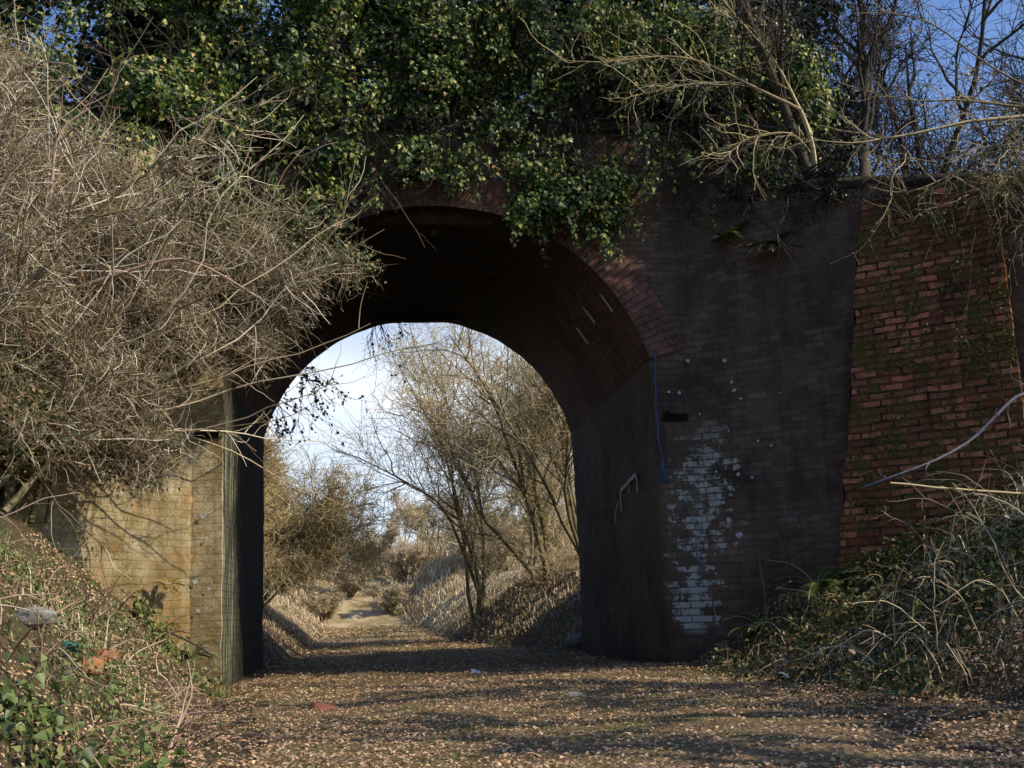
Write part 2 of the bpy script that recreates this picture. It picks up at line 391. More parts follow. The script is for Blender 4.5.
PT = 6.25
def facade(y, flip, m):
    xs = axis([(XL, -W, .08), (-W, W, .08), (W, XR, .08)])
    vs = np.linspace(0, 1, 60)
    V = []; 
    bot = np.where(np.abs(xs) >= W - 1e-6, -.6, extr(xs) - .03)
    zz = bot[:, None] + (PT - bot)[:, None] * vs[None]
    # between W and XO the ring foot covers the pier, it is set 25 mm proud
    V = np.stack([np.repeat(xs[:, None], 60, 1), np.full(zz.shape, y), zz], -1)
    ok = []
    a = np.abs(xs) >= W - 1e-6
    # piers and spandrel as three strips so that the jump at the jamb is clean
    iL = np.where(xs <= -W + 1e-6)[0]; iR = np.where(xs >= W - 1e-6)[0]; iM = np.where(np.abs(xs) <= W + 1e-6)[0]
    grid('pier', V[iL], np.stack([V[iL][..., 0], V[iL][..., 2]], -1), 'wingl' if m == 'face' else m, flip=flip)
    grid('pier', V[iR], np.stack([V[iR][..., 0], V[iR][..., 2]], -1), m, flip=flip)
    bm = extr(xs[iM]) - .03
    zz = bm[:, None] + (PT - bm)[:, None] * vs[None]
    VM = np.stack([np.repeat(xs[iM][:, None], 60, 1), np.full(zz.shape, y), zz], -1)
    grid('spandrel_wall', VM, np.stack([VM[..., 0], VM[..., 2]], -1), m, flip=flip)
    # voussoir ring
    ths = np.linspace(-TH, TH, 90); rs = np.linspace(RAD, RO, 8)
    A, B = np.meshgrid(ths, rs, indexing='ij')
    pr = -.025 if not flip else .025
    V = np.stack([B * np.sin(A), np.full(A.shape, y + pr), ZC + B * np.cos(A)], -1)
    grid('arch_ring', V, np.stack([B * 1.0, A * RAD], -1), 'ring', flip=not flip)
    V = np.stack([np.stack([RO * np.sin(ths), np.full(90, y + pr), ZC + RO * np.cos(ths)], -1), np.stack([RO * np.sin(ths), np.full(90, y + .01), ZC + RO * np.cos(ths)], -1)], 1)
    grid('ring_edge', V, np.stack([V[..., 1], np.repeat(ths[:, None] * RAD, 2, 1)], -1), 'ring')
facade(0.0, False, 'face')
facade(T_, True, 'face')
ys = np.linspace(-.025, T_ + .025, 60)
A, B = np.meshgrid(np.linspace(-TH, TH, 80), ys, indexing='ij')
V = np.stack([RAD * np.sin(A), B, ZC + RAD * np.cos(A)], -1)
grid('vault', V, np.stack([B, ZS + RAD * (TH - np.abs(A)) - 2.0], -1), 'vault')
zs = np.linspace(-.6, ZS + .005, 60)
B, D = np.meshgrid(np.linspace(0, T_, 60), zs, indexing='ij')
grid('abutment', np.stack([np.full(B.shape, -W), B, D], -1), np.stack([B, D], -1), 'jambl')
grid('abutment', np.stack([np.full(B.shape, W), B, D], -1), np.stack([B, D], -1), 'jambr')
def wing(pts, ztop, u0, sgn, m, name='wing_wall', nrmoff=(0, 0), zb=-.6):
    pts = np.asarray(pts, float); L = np.concatenate([[0], np.cumsum(np.linalg.norm(np.diff(pts, axis=0), axis=1))])
    s = np.linspace(0, L[-1], int(L[-1] / .09) + 2)
    # round the corners of the plan a little
    sx = np.interp(s, L, pts[:, 0]); sy = np.interp(s, L, pts[:, 1])
    k = np.ones(7) / 7; px_ = np.convolve(np.pad(sx, 3, 'edge'), k, 'valid'); py_ = np.convolve(np.pad(sy, 3, 'edge'), k, 'valid')
    px_[0], py_[0], px_[-1], py_[-1] = sx[0], sy[0], sx[-1], sy[-1]
    zt = np.interp(s, [q[0] for q in ztop], [q[1] for q in ztop])
    v = np.linspace(0, 1, 60); zz = zb + (zt - zb)[:, None] * v
    V = np.stack([np.repeat(px_[:, None], 60, 1), np.repeat(py_[:, None], 60, 1), zz], -1)
    UV = np.stack([np.repeat((u0 + sgn * s)[:, None], 60, 1), zz], -1)
    grid(name, V, UV, m)
    return px_, py_, zt
def box_strip(name, px_, py_, zt, w, h, m, over=.05, parent=bridge):
    P = np.stack([px_, py_], 1); t = unit(np.gradient(P, axis=0)); n = np.stack([-t[:, 1], t[:, 0]], 1)
    n = np.where((n[:, 1] < 0)[:, None], -n, n)
    a = P - n * over; b = P + n * w
    q = np.stack([np.c_[a, zt], np.c_[a, zt + h], np.c_[b, zt + h], np.c_[b, zt]], 1)
    idx = np.arange(len(P) * 4).reshape(-1, 4); F = []
    for j in range(4):
        F.append(np.stack([idx[:-1, j], idx[1:, j], idx[1:, (j + 1) % 4], idx[:-1, (j + 1) % 4]], -1))
    F.append(idx[[0]]); F.append(idx[[-1]])
    uvv = np.stack([np.repeat(np.arange(len(P))[:, None] * .09, 4, 1), np.tile([0, h, h + w, h], (len(P), 1))], -1)
    return mk(name, wob(q.reshape(-1, 3), .012), F, m, parent, uv=uvv.reshape(-1, 2))
wr = wing(WR, [(0, PT), (.7, 5.6), (1.3, 5.2), (2.4, 5.0), (4, 4.65), (7, 3.9)], XR, 1, 'face')
wl = wing(WL, [(0, PT), (1.2, 5.5), (3, 5.0), (6, 4.1)], XL, -1, 'wingl')
box_strip('coping', wr[0], wr[1], wr[2], .42, .12, 'cope'); box_strip('coping', wl[0], wl[1], wl[2], .42, .12, 'cope')
fx = np.linspace(XL, XR, 60)
box_strip('coping', fx, np.zeros(60), np.full(60, PT), .42, .13, 'cope')
box_strip('coping', fx, np.full(60, T_ - .37), np.full(60, PT), .42, .13, 'cope')
# inner faces of parapets and the lane between them
box_strip('parapet_back', fx, np.full(60, .20), np.full(60, 5.2), .15, PT - 5.2 - .01, 'cope', 0)
box_strip('parapet_back', fx, np.full(60, T_ - .35), np.full(60, 5.2), .15, PT - 5.2 - .01, 'cope', 0)
V = np.array([(XL - .2, .1, 5.45), (XR + .2, .1, 5.45), (XR + .2, T_ - .1, 5.45), (XL - .2, T_ - .1, 5.45)])
mk('lane_deck', V, np.array([[0, 1, 2, 3]]), 'deck', bridge)
# rear wing walls
for sg in (1, -1):
    pts = [(sg * (XR if sg > 0 else -XL), T_), (sg * 3.9, T_ + 1.1), (sg * 5.4, T_ + 2.4)]
    grid_pts = wing(pts, [(0, PT), (1.5, 4.6), (4, 2.6)], 0, 1, 'face')
# buttress of red brick, battered, on the right wing wall
b0 = np.array([4.58, -1.32]); b1 = np.array([5.62, -2.14]); bt = unit(b1 - b0); bn = np.array([bt[1], -bt[0]]); bn = bn if bn[1] < 0 else -bn
us = np.linspace(0, np.linalg.norm(b1 - b0), 26); zs = np.linspace(-.4, 4.86, 64)
Ug, Zg = np.meshgrid(us, zs, indexing='ij')
off = .10 + (4.86 - Zg) / 5.4 * .36; lean = -.15 * (4.86 - Zg); Ug = lean + (us[-1] - lean) * Ug / us[-1]
V = np.stack([b0[0] + bt[0] * Ug + bn[0] * off, b0[1] + bt[1] * Ug + bn[1] * off, Zg], -1)
V[..., :2] += (wav(np.stack([Ug * 3, Zg * 5], -1), 3.0, 55, 4) * .03)[..., None] * bn + ((Ug < .15 + lean) * wav(np.stack([Zg, Zg * .3], -1), 12, 56, 4) * .035)[..., None] * bt
BUTT = V.copy()
bu = grid('buttress', V, np.stack([Ug, Zg], -1), 'butt', a=.030)
for uu in (us[0], us[-1]):
    O, Zs2 = np.meshgrid(np.linspace(0, 1, 6), zs, indexing='ij'); of = -.06 + O * (.16 + (4.86 - Zs2) / 5.4 * .36)
    V = np.stack([b0[0] + bt[0] * (uu - (.15 * (4.86 - Zs2) if uu == us[0] else 0)) + bn[0] * of, b0[1] + bt[1] * (uu - (.15 * (4.86 - Zs2) if uu == us[0] else 0)) + bn[1] * of, Zs2], -1)
    grid('buttress_side', V, np.stack([of, Zs2], -1), 'butt', bu, a=.030)
V = np.array([[*(b0 + bt * u_ + bn * o_), 4.86 + (.06 if o_ < 0 else 0)] for u_, o_ in ((0, -.05), (us[-1], -.05), (us[-1], .10), (0, .10))])
mk('buttress_cap', V, np.array([[0, 1, 2, 3]]), 'butt', bu, uv=V[:, :2])

# ---- helpers to lay marks on wall faces
def blob(cx, cz, r, n=14, sx=1, sz=1, seed=0):
    q = np.random.default_rng(seed); a = np.linspace(0, 2 * PI, n, endpoint=False); rr = r * q.uniform(.7, 1.25, n)
    return np.stack([cx + rr * np.cos(a) * sx, cz + rr * np.sin(a) * sz], 1)
def jamb_patch(name, polys, m, x=W - .035):
    for p in polys:
        p = np.asarray(p); mk(name, np.stack([np.full(len(p), x), p[:, 0], p[:, 1]], 1), np.arange(len(p))[None], m, bridge)
def stroke(pts, w):
    pts = np.asarray(pts, float); t = unit(np.gradient(pts, axis=0)); n = np.stack([-t[:, 1], t[:, 0]], 1) * w / 2
    return np.concatenate([pts + n, (pts - n)[::-1]])
GRAF = None  # filled below
def wallpt(u):   # point of right wall for unrolled length u
    if u <= XR: return np.array([u, 0.0]), np.array([0.0, -1.0])
    L = np.concatenate([[0], np.cumsum(np.linalg.norm(np.diff(WR, axis=0), axis=1))]); s = u - XR
    p = np.array([np.interp(s, L, WR[:, 0]), np.interp(s, L, WR[:, 1])]); i = min(np.searchsorted(L, s) - 1, 3); i = max(i, 0)
    t = unit(WR[i + 1] - WR[i]); n = np.array([t[1], -t[0]]); n = n if n[1] < 0 else -n
    return p, n
def wall_patch(name, polys, m, off=.03, parent=bridge):
    for p in polys:
        V = []
        for u, z in p:
            q, n = wallpt(u); q = q + n * off; V.append((q[0], q[1], z))
        mk(name, np.array(V), np.arange(len(V))[None], m, parent)
spots = [(2.86, 3.42, .05), (3.3, 3.36, .045), (2.60, 3.05, .035), (2.72, 3.04, .045), (3.36, 3.10, .035), (3.38, 3.0, .045), (3.45, 2.9, .03), (2.96, 2.78, .025), (3.1, 2.1, .03),
         (3.35, 2.05, .04), (3.5, 2.0, .03), (3.15, 1.75, .04), (3.6, 2.4, .03), (3.75, 2.33, .028), (3.2, 1.55, .06), (3.3, 1.38, .07), (3.28, 2.55, .02), (3.9, 2.9, .02)]
wall_patch('paint_spot', [blob(u, z, r * .5, 9, sx=1.2 - .05 * (i % 5), seed=i) for i, (u, z, r) in enumerate(spots)], 'paint')
wall_patch('putlog_hole_shade', [[(2.50, 2.72), (2.80, 2.715), (2.81, 2.79), (2.60, 2.80), (2.56, 2.84), (2.51, 2.80)]], 'holeshade', .032)  # flat patch on the wall, the hole's inner shade put into its colour
for i, (x, z, q_) in enumerate([(-2.60, 1.78, .028), (-2.55, 1.55, .018), (-2.66, 1.10, .03), (-2.52, 1.02, .016), (-2.63, .8, .02)]):
    p = blob(x, z, q_, 9, seed=70 + i); mk('paint_spot', np.c_[p[:, 0], np.full(9, -.034), p[:, 1]], np.arange(9)[None], 'paint', bridge)
wall_patch('putlog_hole_shade', [[(-2.74, 2.60), (-2.46, 2.60), (-2.46, 2.67), (-2.75, 2.68)]], 'holeshade', .032) if False else None
A = Acc().add(np.array([(-2.70, -.032, 2.62), (-2.44, -.032, 2.62), (-2.44, -.032, 2.70), (-2.69, -.032, 2.69)]), np.array([[0, 1, 2, 3]])); A.mk('putlog_hole_shade', 'holeshade', bridge)
jamb_patch('graffiti', [stroke([(.82, 2.22), (1.1, 2.2), (1.4, 2.16), (1.75, 2.12)], .05), stroke([(.84, 2.24), (.83, 2.08), (.84, 1.98)], .05), stroke([(1.25, 2.2), (1.26, 2.1), (1.25, 2.04)], .035),
    stroke([(1.73, 2.14), (1.75, 2.0), (1.74, 1.86)], .05), stroke([(1.9, 2.0), (2.05, 1.9), (2.15, 1.75)], .03)], 'paint')
for th, y_, ln in ((.93, .25, .22), (.90, 1.05, .2), (.93, 1.8, .22)):
    q = np.array([(th, y_), (th - .03, y_ + .05), (th + ln / RAD, y_ + .10), (th + ln / RAD, y_ + .02)])
    mk('paint_splash', np.stack([(RAD - .035) * np.sin(q[:, 0]), q[:, 1], ZC + (RAD - .035) * np.cos(q[:, 0])], 1), np.array([[0, 1, 2, 3]]), 'paint', bridge)

# blue rope hanging from the arch springing
rp = thing('hanging_rope', 'frayed blue rope hanging from the springing of the arch on the right pier', 'rope', (2.40, -.07, 3.5))
pz = np.linspace(3.5, 2.25, 16); P = np.stack([2.43 + .018 * np.sin(pz * 4) + .006 * np.sin(pz * 17) + (3.5 - pz) * .01, np.full(16, -.075), pz], 1)
mk('cord', *tubes(P, .011, 5), 'rope', rp)
q = np.random.default_rng(3); n = 16
P0 = np.tile(P[-1], (n, 1)); st = grow(P0, np.c_[q.normal(0, .06, n), q.normal(0, .05, n), -np.ones(n)], q.uniform(.18, .3, n), 4, .1, 0, q)
mk('frayed_end', *tubes(st, taper(.007, .003, 4, n), 4), 'rope', rp)

# ------------------------------------------------------------------ vegetation builders
def bush(name, label, cat, root, stems, seed, twm, height=3.0, spread=.8, n1=40, n2=400, n3=2500, bias=(0, 0, 0), r0=.035, l1=.5, l2=.28, l3=.14, grp=None,
         dirs=None, tw=(.0035, .0018), leafm=None, nleaf=0, leafs=.05, barkm='bark', wig=.16, up=.12, bush_ang=.75, t2=(.3, 1.0), lgrav=.0, fill=None, nfill=1500, fgrav=-.02, inner=0):
    r = np.random.default_rng(seed); t = thing(name, label, cat, root, grp)
    root = np.asarray(root, float)
    P0 = root + np.c_[r.normal(0, .12, (stems, 2)), np.full(stems, -.1)] * (1 if stems > 1 else 0) + np.array([0, 0, -.08 if stems == 1 else 0])
    if dirs is None:
        a = r.uniform(0, 2 * PI, stems); D = np.c_[np.cos(a) * spread, np.sin(a) * spread, np.ones(stems)] + np.asarray(bias)
    else: D = np.asarray(dirs, float) + r.normal(0, .08, (stems, 3))
    L0 = height * r.uniform(.7, 1.15, stems)
    S0 = grow(P0, D, L0, 10, wig * .7, up * .3, r)
    S, D, i, tt = kids(S0, n1, .25, .98, bush_ang, up, r, np.asarray(bias) * .3)
    L = height * l1 * r.uniform(.6, 1.2, n1) * (1.15 - .6 * tt); S1 = grow(S, D, L, 8, wig, up * .5, r)
    A = Acc(); A.add(*tubes(S0, taper(r0, r0 * .22, 10, stems), 6)); A.add(*tubes(S1, taper(r0 * .38, r0 * .1, 8, n1), 4))
    A.mk('trunk' if stems < 3 else 'stems', barkm, t, smooth=True)
    S, D, i, tt = kids(S1, n2, t2[0], t2[1], bush_ang, up * .6, r, np.asarray(bias) * .2)
    S2 = grow(S, D, height * l2 * r.uniform(.5, 1.25, n2) * (1.1 - .4 * tt), 7, wig * 1.3, lgrav, r)
    A = Acc(); A.add(*tubes(S2, taper(max(r0 * .13, tw[0]), tw[0] * .8, 7, n2), 3))
    S, D, i, tt = kids(S2, n3, .05, 1.0, bush_ang * 1.35, .03, r)
    S3 = grow(S, D, height * l3 * r.uniform(.3, 1.2, n3), 4, wig * 1.3, lgrav, r)
    A.add(*tubes(S3, taper(tw[0], tw[1], 4, n3), 3))
    if fill:
        for c, rad in fill:
            c = np.array(c); rad = np.array(rad)
            nf = int(nfill * rad[0] * rad[2] / .25); d = unit(r.normal(size=(nf, 3))) * (r.uniform(0, 1, (nf, 1)) ** .45)
            P = c + d * rad * (1 + .25 * r.normal(size=(nf, 1))); f = wav(P, 3.6, seed, 5, 2.0, .65) > r.uniform(-.25, .15, nf); P = P[f]; m_ = len(P)
            D = r.normal(size=(m_, 3)) + np.array([.3, -.1, .2]) + d[f] * .4
            g = grow(P, D, r.uniform(.08, .36, m_), 4, .23, fgrav, r); rr_ = r.uniform(.5, 1.35, m_)[:, None]
            A.add(*tubes(g, taper(tw[0], tw[1] * .75, 4, m_) * rr_, 3))
            q_, D_, _, _ = kids(g, int(m_ * .9), .2, 1, 1.0, 0, r); g = grow(q_, D_, r.uniform(.04, .14, len(q_)), 2, .1, 0, r); A.add(*tubes(g, taper(tw[1], tw[1] * .55, 2, len(q_)), 3))
            # bigger crooked boughs tie the lobe to the stems
            k = 7; g = grow(np.tile(root + [0, 0, .4], (k, 1)), c - root + r.normal(0, .25, (k, 3)), np.linalg.norm(c - root) * 1.15, 14, .16, 0, r); A.add(*tubes(g, taper(.014, .004, 14, k), 4))
            q_, D_, _, _ = kids(g, 60, .35, 1, .8, .0, r); g = grow(q_, D_, .5, 7, .18, .0, r); A.add(*tubes(g, taper(.005, .002, 7, 60), 3))
    A.mk('twigs', twm, t)
    if inner:
        P = np.concatenate([np.array(c) + r.normal(0, .42, (inner, 3)) * rad + np.array([-.05, .22, 0]) for c, rad in fill]); mk('inner_leaves', *leaves(P, r.normal(0, .5, P.shape) + [.3, -.6, .5], .042, r), 'bramble', t)
    if nleaf:
        S, D, i, tt = kids(S3, nleaf, .1, 1.0, 1.0, .0, r)
        mk('leaves', *leaves(S + D * leafs * .4, D + np.array([0, 0, .5]), leafs, r), leafm, t)
    return t

def lobes_leaves(r, centres, radii, per, size, down=.9, shell=.35):
    P = []; N = []
    for c, rad in zip(centres, radii):
        n = int(per * (rad[0] * rad[2] + rad[0] * rad[1]) / 2)
        d = unit(r.normal(size=(n, 3)) + np.array([.12, -.35, .1])); k = 1 - np.abs(r.normal(0, shell, n))
        k = np.clip(k, .15, 1.15)[:, None]
        P.append(np.asarray(c) + d * k * rad); N.append(unit(d + np.array([.35, -.2, .45]) + r.normal(0, .45, (n, 3))))
    P = np.concatenate(P); N = np.concatenate(N)
    # clump the leaves: sprays with gaps between
    f = wav(P, 3.4, 77, 5, 2.0, .7); keep = f > r.uniform(-.22, .14, len(P))
    return P[keep], N[keep]
def ivy(label, root, centres, radii, seed, per=12000, size=.063, m='ivy', grp=None, nst=60, name='ivy_bush'):
    r = np.random.default_rng(seed); t = thing(name, label, 'ivy', root, grp)
    P, N = lobes_leaves(r, centres, radii, per, size)
    LV = Acc().add(*leaves(P, N, size, r))
    c = np.array(centres); rad = np.array(radii); k = 10 * len(c); j = np.tile(np.arange(len(c)), 10)
    S = grow(c[j] + r.normal(0, .55, (k, 3)) * rad[j] - np.array([0, .12, .3]) * rad[j], np.c_[r.normal(0, .35, k), r.normal(-.25, .2, k), -np.ones(k)], r.uniform(.12, .5, k), 9, .22, -.06, r)
    RN = tubes(S, taper(.004, .0015, 9, k), 3)
    q, D, _, _ = kids(S, k * 22, .1, 1, 1.1, 0, r); LV.add(*leaves(q + D * .06, D * .6 + np.array([.15, -.6, .4]), size * .85, r)); LV.mk('leaves', m, t)
    i = r.integers(0, len(c), nst)
    S = grow(np.tile(root, (nst, 1)) + r.normal(0, .25, (nst, 3)) * [1, .3, .3], c[i] - np.asarray(root) + r.normal(0, .3, (nst, 3)), np.linalg.norm(c[i] - np.asarray(root), axis=1) * 1.1, 8, .22, -.02, r)
    A = Acc().add(*tubes(S, taper(.014, .004, 8, nst), 4)); A.add(*RN)
    q, D, _, _ = kids(S, nst * 8, .3, 1, .9, -.1, r); A.add(*tubes(grow(q, D, .45, 5, .3, -.05, r), taper(.004, .002, 5, nst * 8), 3))
    A.mk('stems', 'bark', t)
    return t

exec_order = []
# ================= IVY over the parapet
G_IVY = 'masses of ivy hanging over the bridge parapet'
def Z3(L): return [np.array(q, float) for q in L]
ivy('ivy mass with bright yellow green tips over the left half of the arch crown', (-1.0, .2, 6.3),
    Z3([(-1.6, -.25, 7.0), (-.9, -.35, 6.5), (-1.9, -.1, 6.1), (-1.2, -.2, 7.7), (-.5, -.1, 7.3), (-.9, -.25, 5.75), (-1.7, -.35, 5.35), (-2.1, -.4, 5.0), (-1.35, -.35, 5.3), (-2.4, -.4, 4.6)]), Z3([(.6, .45, .5), (.55, .4, .45), (.6, .4, .4), (.6, .5, .5), (.55, .5, .5), (.55, .3, .3), (.5, .25, .35), (.4, .22, .35), (.35, .22, .25), (.3, .2, .35)]), 101, grp=G_IVY)
ivy('ivy mass directly above the crown of the arch, browner than its neighbours', (.2, .2, 6.3),
    Z3([(.0, -.3, 6.6), (.4, -.35, 7.2), (-.1, -.15, 7.8), (.7, -.2, 6.3), (-.1, -.25, 5.8), (.8, -.2, 7.8), (.35, -.32, 5.85), (-.45, -.32, 5.8), (.6, -.25, 6.8), (0, -.2, 7.2)]), Z3([(.5, .4, .45), (.5, .45, .5), (.5, .5, .45), (.45, .35, .4), (.5, .3, .25), (.5, .5, .45), (.4, .25, .25), (.4, .25, .22), (.5, .4, .4), (.5, .4, .4)]), 102, grp=G_IVY)
ivy('ivy clump drooping lowest over the right shoulder of the arch opening', (1.6, .1, 6.2),
    Z3([(1.1, -.34, 5.75), (1.5, -.36, 5.25), (1.0, -.34, 5.1), (1.9, -.32, 5.5), (2.3, -.3, 5.85), (1.3, -.28, 6.35), (1.9, -.3, 5.1)]), Z3([(.45, .3, .4), (.45, .28, .38), (.35, .22, .28), (.4, .28, .35), (.45, .3, .4), (.45, .35, .4), (.3, .22, .25)]), 103, grp=G_IVY)
ivy('tall ivy mass with bare twigs lying across it right of the arch crown', (1.9, .2, 6.3),
    Z3([(1.6, -.2, 7.1), (2.3, -.25, 6.8), (2.0, -.1, 7.8), (1.4, -.1, 7.7), (2.8, -.1, 7.3), (2.7, 0, 8.0)]), Z3([(.55, .45, .5), (.55, .45, .5), (.55, .5, .5), (.5, .5, .5), (.5, .45, .5), (.55, .5, .5)]), 104, grp=G_IVY)
ivy('thin ivy at the right end of the green mass beside the open sky', (3.5, .2, 6.1),
    Z3([(3.2, -.2, 6.4), (3.6, -.1, 7.0), (3.3, -.1, 7.7), (2.9, -.3, 5.95), (4.0, -.2, 6.3), (4.2, .1, 7.6), (3.5, -.35, 5.75), (4.3, -.3, 5.8), (4.6, -.4, 6.4), (4.6, 0, 7.1), (3.9, -.6, 5.45)]), Z3([(.5, .4, .4), (.5, .4, .45), (.5, .5, .45), (.5, .3, .35), (.45, .35, .4), (.45, .4, .4), (.4, .25, .3), (.35, .25, .3), (.35, .3, .35), (.4, .35, .4), (.35, .2, .25)]), 105, per=8500, grp=G_IVY)
ivy('dark ivy mass rising behind the left thorn thicket', (-2.9, 0, 6.2),
    Z3([(-2.6, -.2, 6.9), (-3.3, -.3, 7.4), (-2.5, -.1, 7.8), (-3.2, -.5, 6.4), (-3.9, -.4, 7.9), (-2.5, -.35, 6.0), (-2.3, -.3, 5.3), (-4.3, -.6, 7.2), (-4.7, -.5, 7.7), (-5.1, -.3, 8.2), (-4.4, -.7, 6.6), (-5.0, -.6, 7.0), (-3.3, -1.05, 5.45), (-2.85, -.55, 5.3), (-3.9, -1.4, 5.5)]), Z3([(.6, .45, .5), (.6, .5, .5), (.6, .5, .5), (.5, .5, .5), (.6, .5, .5), (.5, .4, .5), (.45, .3, .45), (.5, .5, .6), (.6, .5, .5), (.6, .5, .5), (.5, .4, .5), (.5, .4, .6), (.45, .3, .35), (.4, .3, .35), (.45, .3, .3)]), 106, grp=G_IVY)
# darker evergreen trees behind the parapet close the view
def evergreen(label, root, h, rad, seed, grp='ivy clad trees behind the parapet'):
    r = np.random.default_rng(seed); t = thing('ivy_clad_tree', label, 'tree', root, grp); root = np.array(root, float)
    S0 = grow(root[None] - [0, 0, .3], [[0, 0, 1]], h, 10, .06, .05, r); A = Acc().add(*tubes(S0, taper(.17, .05, 10), 8))
    S, D, _, _ = kids(S0, 26, .15, 1, 1.0, .15, r); S1 = grow(S, D, rad * 1.0, 7, .15, .03, r); A.add(*tubes(S1, taper(.05, .012, 7, 26), 5)); A.mk('trunk', 'bark', t, smooth=True)
    S, D, _, _ = kids(S1, 420, .1, 1, .9, .05, r); S2 = grow(S, D, .7, 5, .2, -.03, r); Bc = Acc().add(*tubes(S2, taper(.01, .003, 5, 420), 3)); Bc.mk('branches', 'bark', t)
    S, D, _, _ = kids(S2, 30000, .0, 1, 1.2, 0, r); P = S + r.normal(0, .2, S.shape)
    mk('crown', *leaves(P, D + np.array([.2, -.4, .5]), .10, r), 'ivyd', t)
    return t
evergreen('ivy clad tree behind the left end of the parapet', (-3.6, 2.0, 5.3), 4.2, 1.9, 201)
evergreen('ivy clad tree behind the parapet left of the arch crown', (-1.3, 2.4, 5.4), 4.4, 1.8, 202)
evergreen('ivy clad tree behind the parapet over the arch crown', (.9, 2.2, 5.4), 4.4, 1.8, 203)
evergreen('ivy clad tree behind the right end of the parapet', (2.7, 2.6, 5.4), 4.3, 1.7, 204)
evergreen('ivy clad tree right of the parapet next to the open sky', (4.4, 2.2, 4.9), 3.8, 1.3, 206)
evergreen('ivy clad tree farthest left behind the thorn thicket', (-5.9, .4, 4.7), 5.0, 2.1, 205)

# ================= LEFT THORN THICKET
G_TH = 'thorn bushes leaning from the left bank'
def thorn(label, x, y, seed, st, h, sp, bias, fill, nf=1500, nl=400, n3=3000, dirs=None):
    return bush('thorn_bush', label, 'bush', (x, y, float(terr(x, y))), st, seed, 'twigp', h, sp, 70, 500, n3, bias, .032, .42, .22, .11, G_TH,
                leafm='herb', nleaf=nl, leafs=.03, barkm='barkg', tw=(.0036, .0017), fill=fill, nfill=int(nf * 1.3), inner=1500)
thorn('dense pinkish grey thorn bush filling the left edge below the sky', -4.9, -3.0, 301, 12, 3.2, .45, (.3, .1, .2),
      [((-4.3, -2.3, 5.2), (.7, .6, .6)), ((-3.4, -2.0, 4.8), (.6, .5, .45)), ((-3.9, -2.5, 4.3), (.8, .6, .65)), ((-4.2, -2.4, 3.4), (.7, .5, .6)), ((-4.5, -2.2, 5.9), (.5, .5, .3)), ((-3.6, -2.6, 2.4), (.6, .35, .4)), ((-3.95, -2.9, 2.2), (.45, .35, .4))])
thorn('thorn bush arching right towards the arch with pale bare branches', -4.0, -1.9, 302, 10, 3.0, .35, (.5, .05, .35),
      [((-2.9, -1.5, 4.5), (.7, .5, .6)), ((-2.2, -1.3, 4.15), (.65, .45, .5)), ((-1.55, -1.2, 4.2), (.5, .35, .42)), ((-2.5, -1.3, 4.75), (.5, .35, .35)), ((-1.9, -.9, 3.7), (.4, .3, .25)), ((-1.0, -1.1, 4.3), (.3, .2, .25)), ((-1.5, -1.05, 4.7), (.4, .25, .3)), ((-2.0, -1.2, 3.35), (.3, .2, .25))], nf=1250)
thorn('low thorn bush hanging over the left wing wall', -4.0, -2.7, 303, 9, 1.9, .75, (.25, -.1, .1),
      [((-2.95, -1.9, 2.2), (.4, .2, .3)), ((-3.0, -1.9, 3.6), (.65, .4, .55)), ((-3.5, -2.4, 2.9), (.7, .4, .55)), ((-3.1, -1.9, 2.75), (.45, .3, .35)), ((-2.6, -1.6, 3.3), (.4, .3, .4))])
thorn('nearest thorn bush at the left edge with reddish stems', -4.2, -4.2, 304, 10, 2.3, .55, (.05, .1, .3),
      [((-3.9, -3.4, 3.0), (.6, .5, .55)), ((-3.9, -3.2, 3.8), (.6, .5, .5)), ((-3.7, -3.2, 2.35), (.5, .4, .35))])

# ================= TREES RIGHT OF THE BRIDGE (against the sky)
G_RT = 'bare trees standing above the right wing wall'
def tz(x, y): return float(terr(x, y))
bush('bare_tree', 'dark leaning tree rooted on top of the right wing wall', 'tree', (4.75, -.6, tz(4.75, -.6)), 2, 401, 'twigd', 4.4, .3, 40, 330, 1500, (-.1, .15, .2), .085, .42, .22, .12, G_RT,
     dirs=[(-.45, .1, 1), (.12, .3, 1)], tw=(.0038, .002), leafm='ivyd', nleaf=900, leafs=.05)
bush('bare_tree', 'finely twigged bare tree behind the buttress top', 'tree', (7.2, 1.5, tz(7.2, 1.5)), 4, 402, 'twigd', 4.4, .5, 40, 340, 1500, (-.15, 0, .1), .07, .45, .24, .13, G_RT, tw=(.0045, .0025))
bush('bare_tree', 'bare tree against the blue sky at the top right corner', 'tree', (10.0, 3.0, tz(10.0, 3.0)), 4, 403, 'twigd', 5.6, .5, 44, 400, 2000, (-.3, 0, .1), .08, .42, .22, .11, G_RT, tw=(.005, .003))
bush('bare_tree', 'bare tree farther back between the ivy and the open sky', 'tree', (6.2, 4.2, tz(6.2, 4.2)), 4, 404, 'twigd', 5.4, .45, 44, 420, 2200, (-.1, 0, .1), .07, .42, .22, .12, G_RT, tw=(.005, .003))
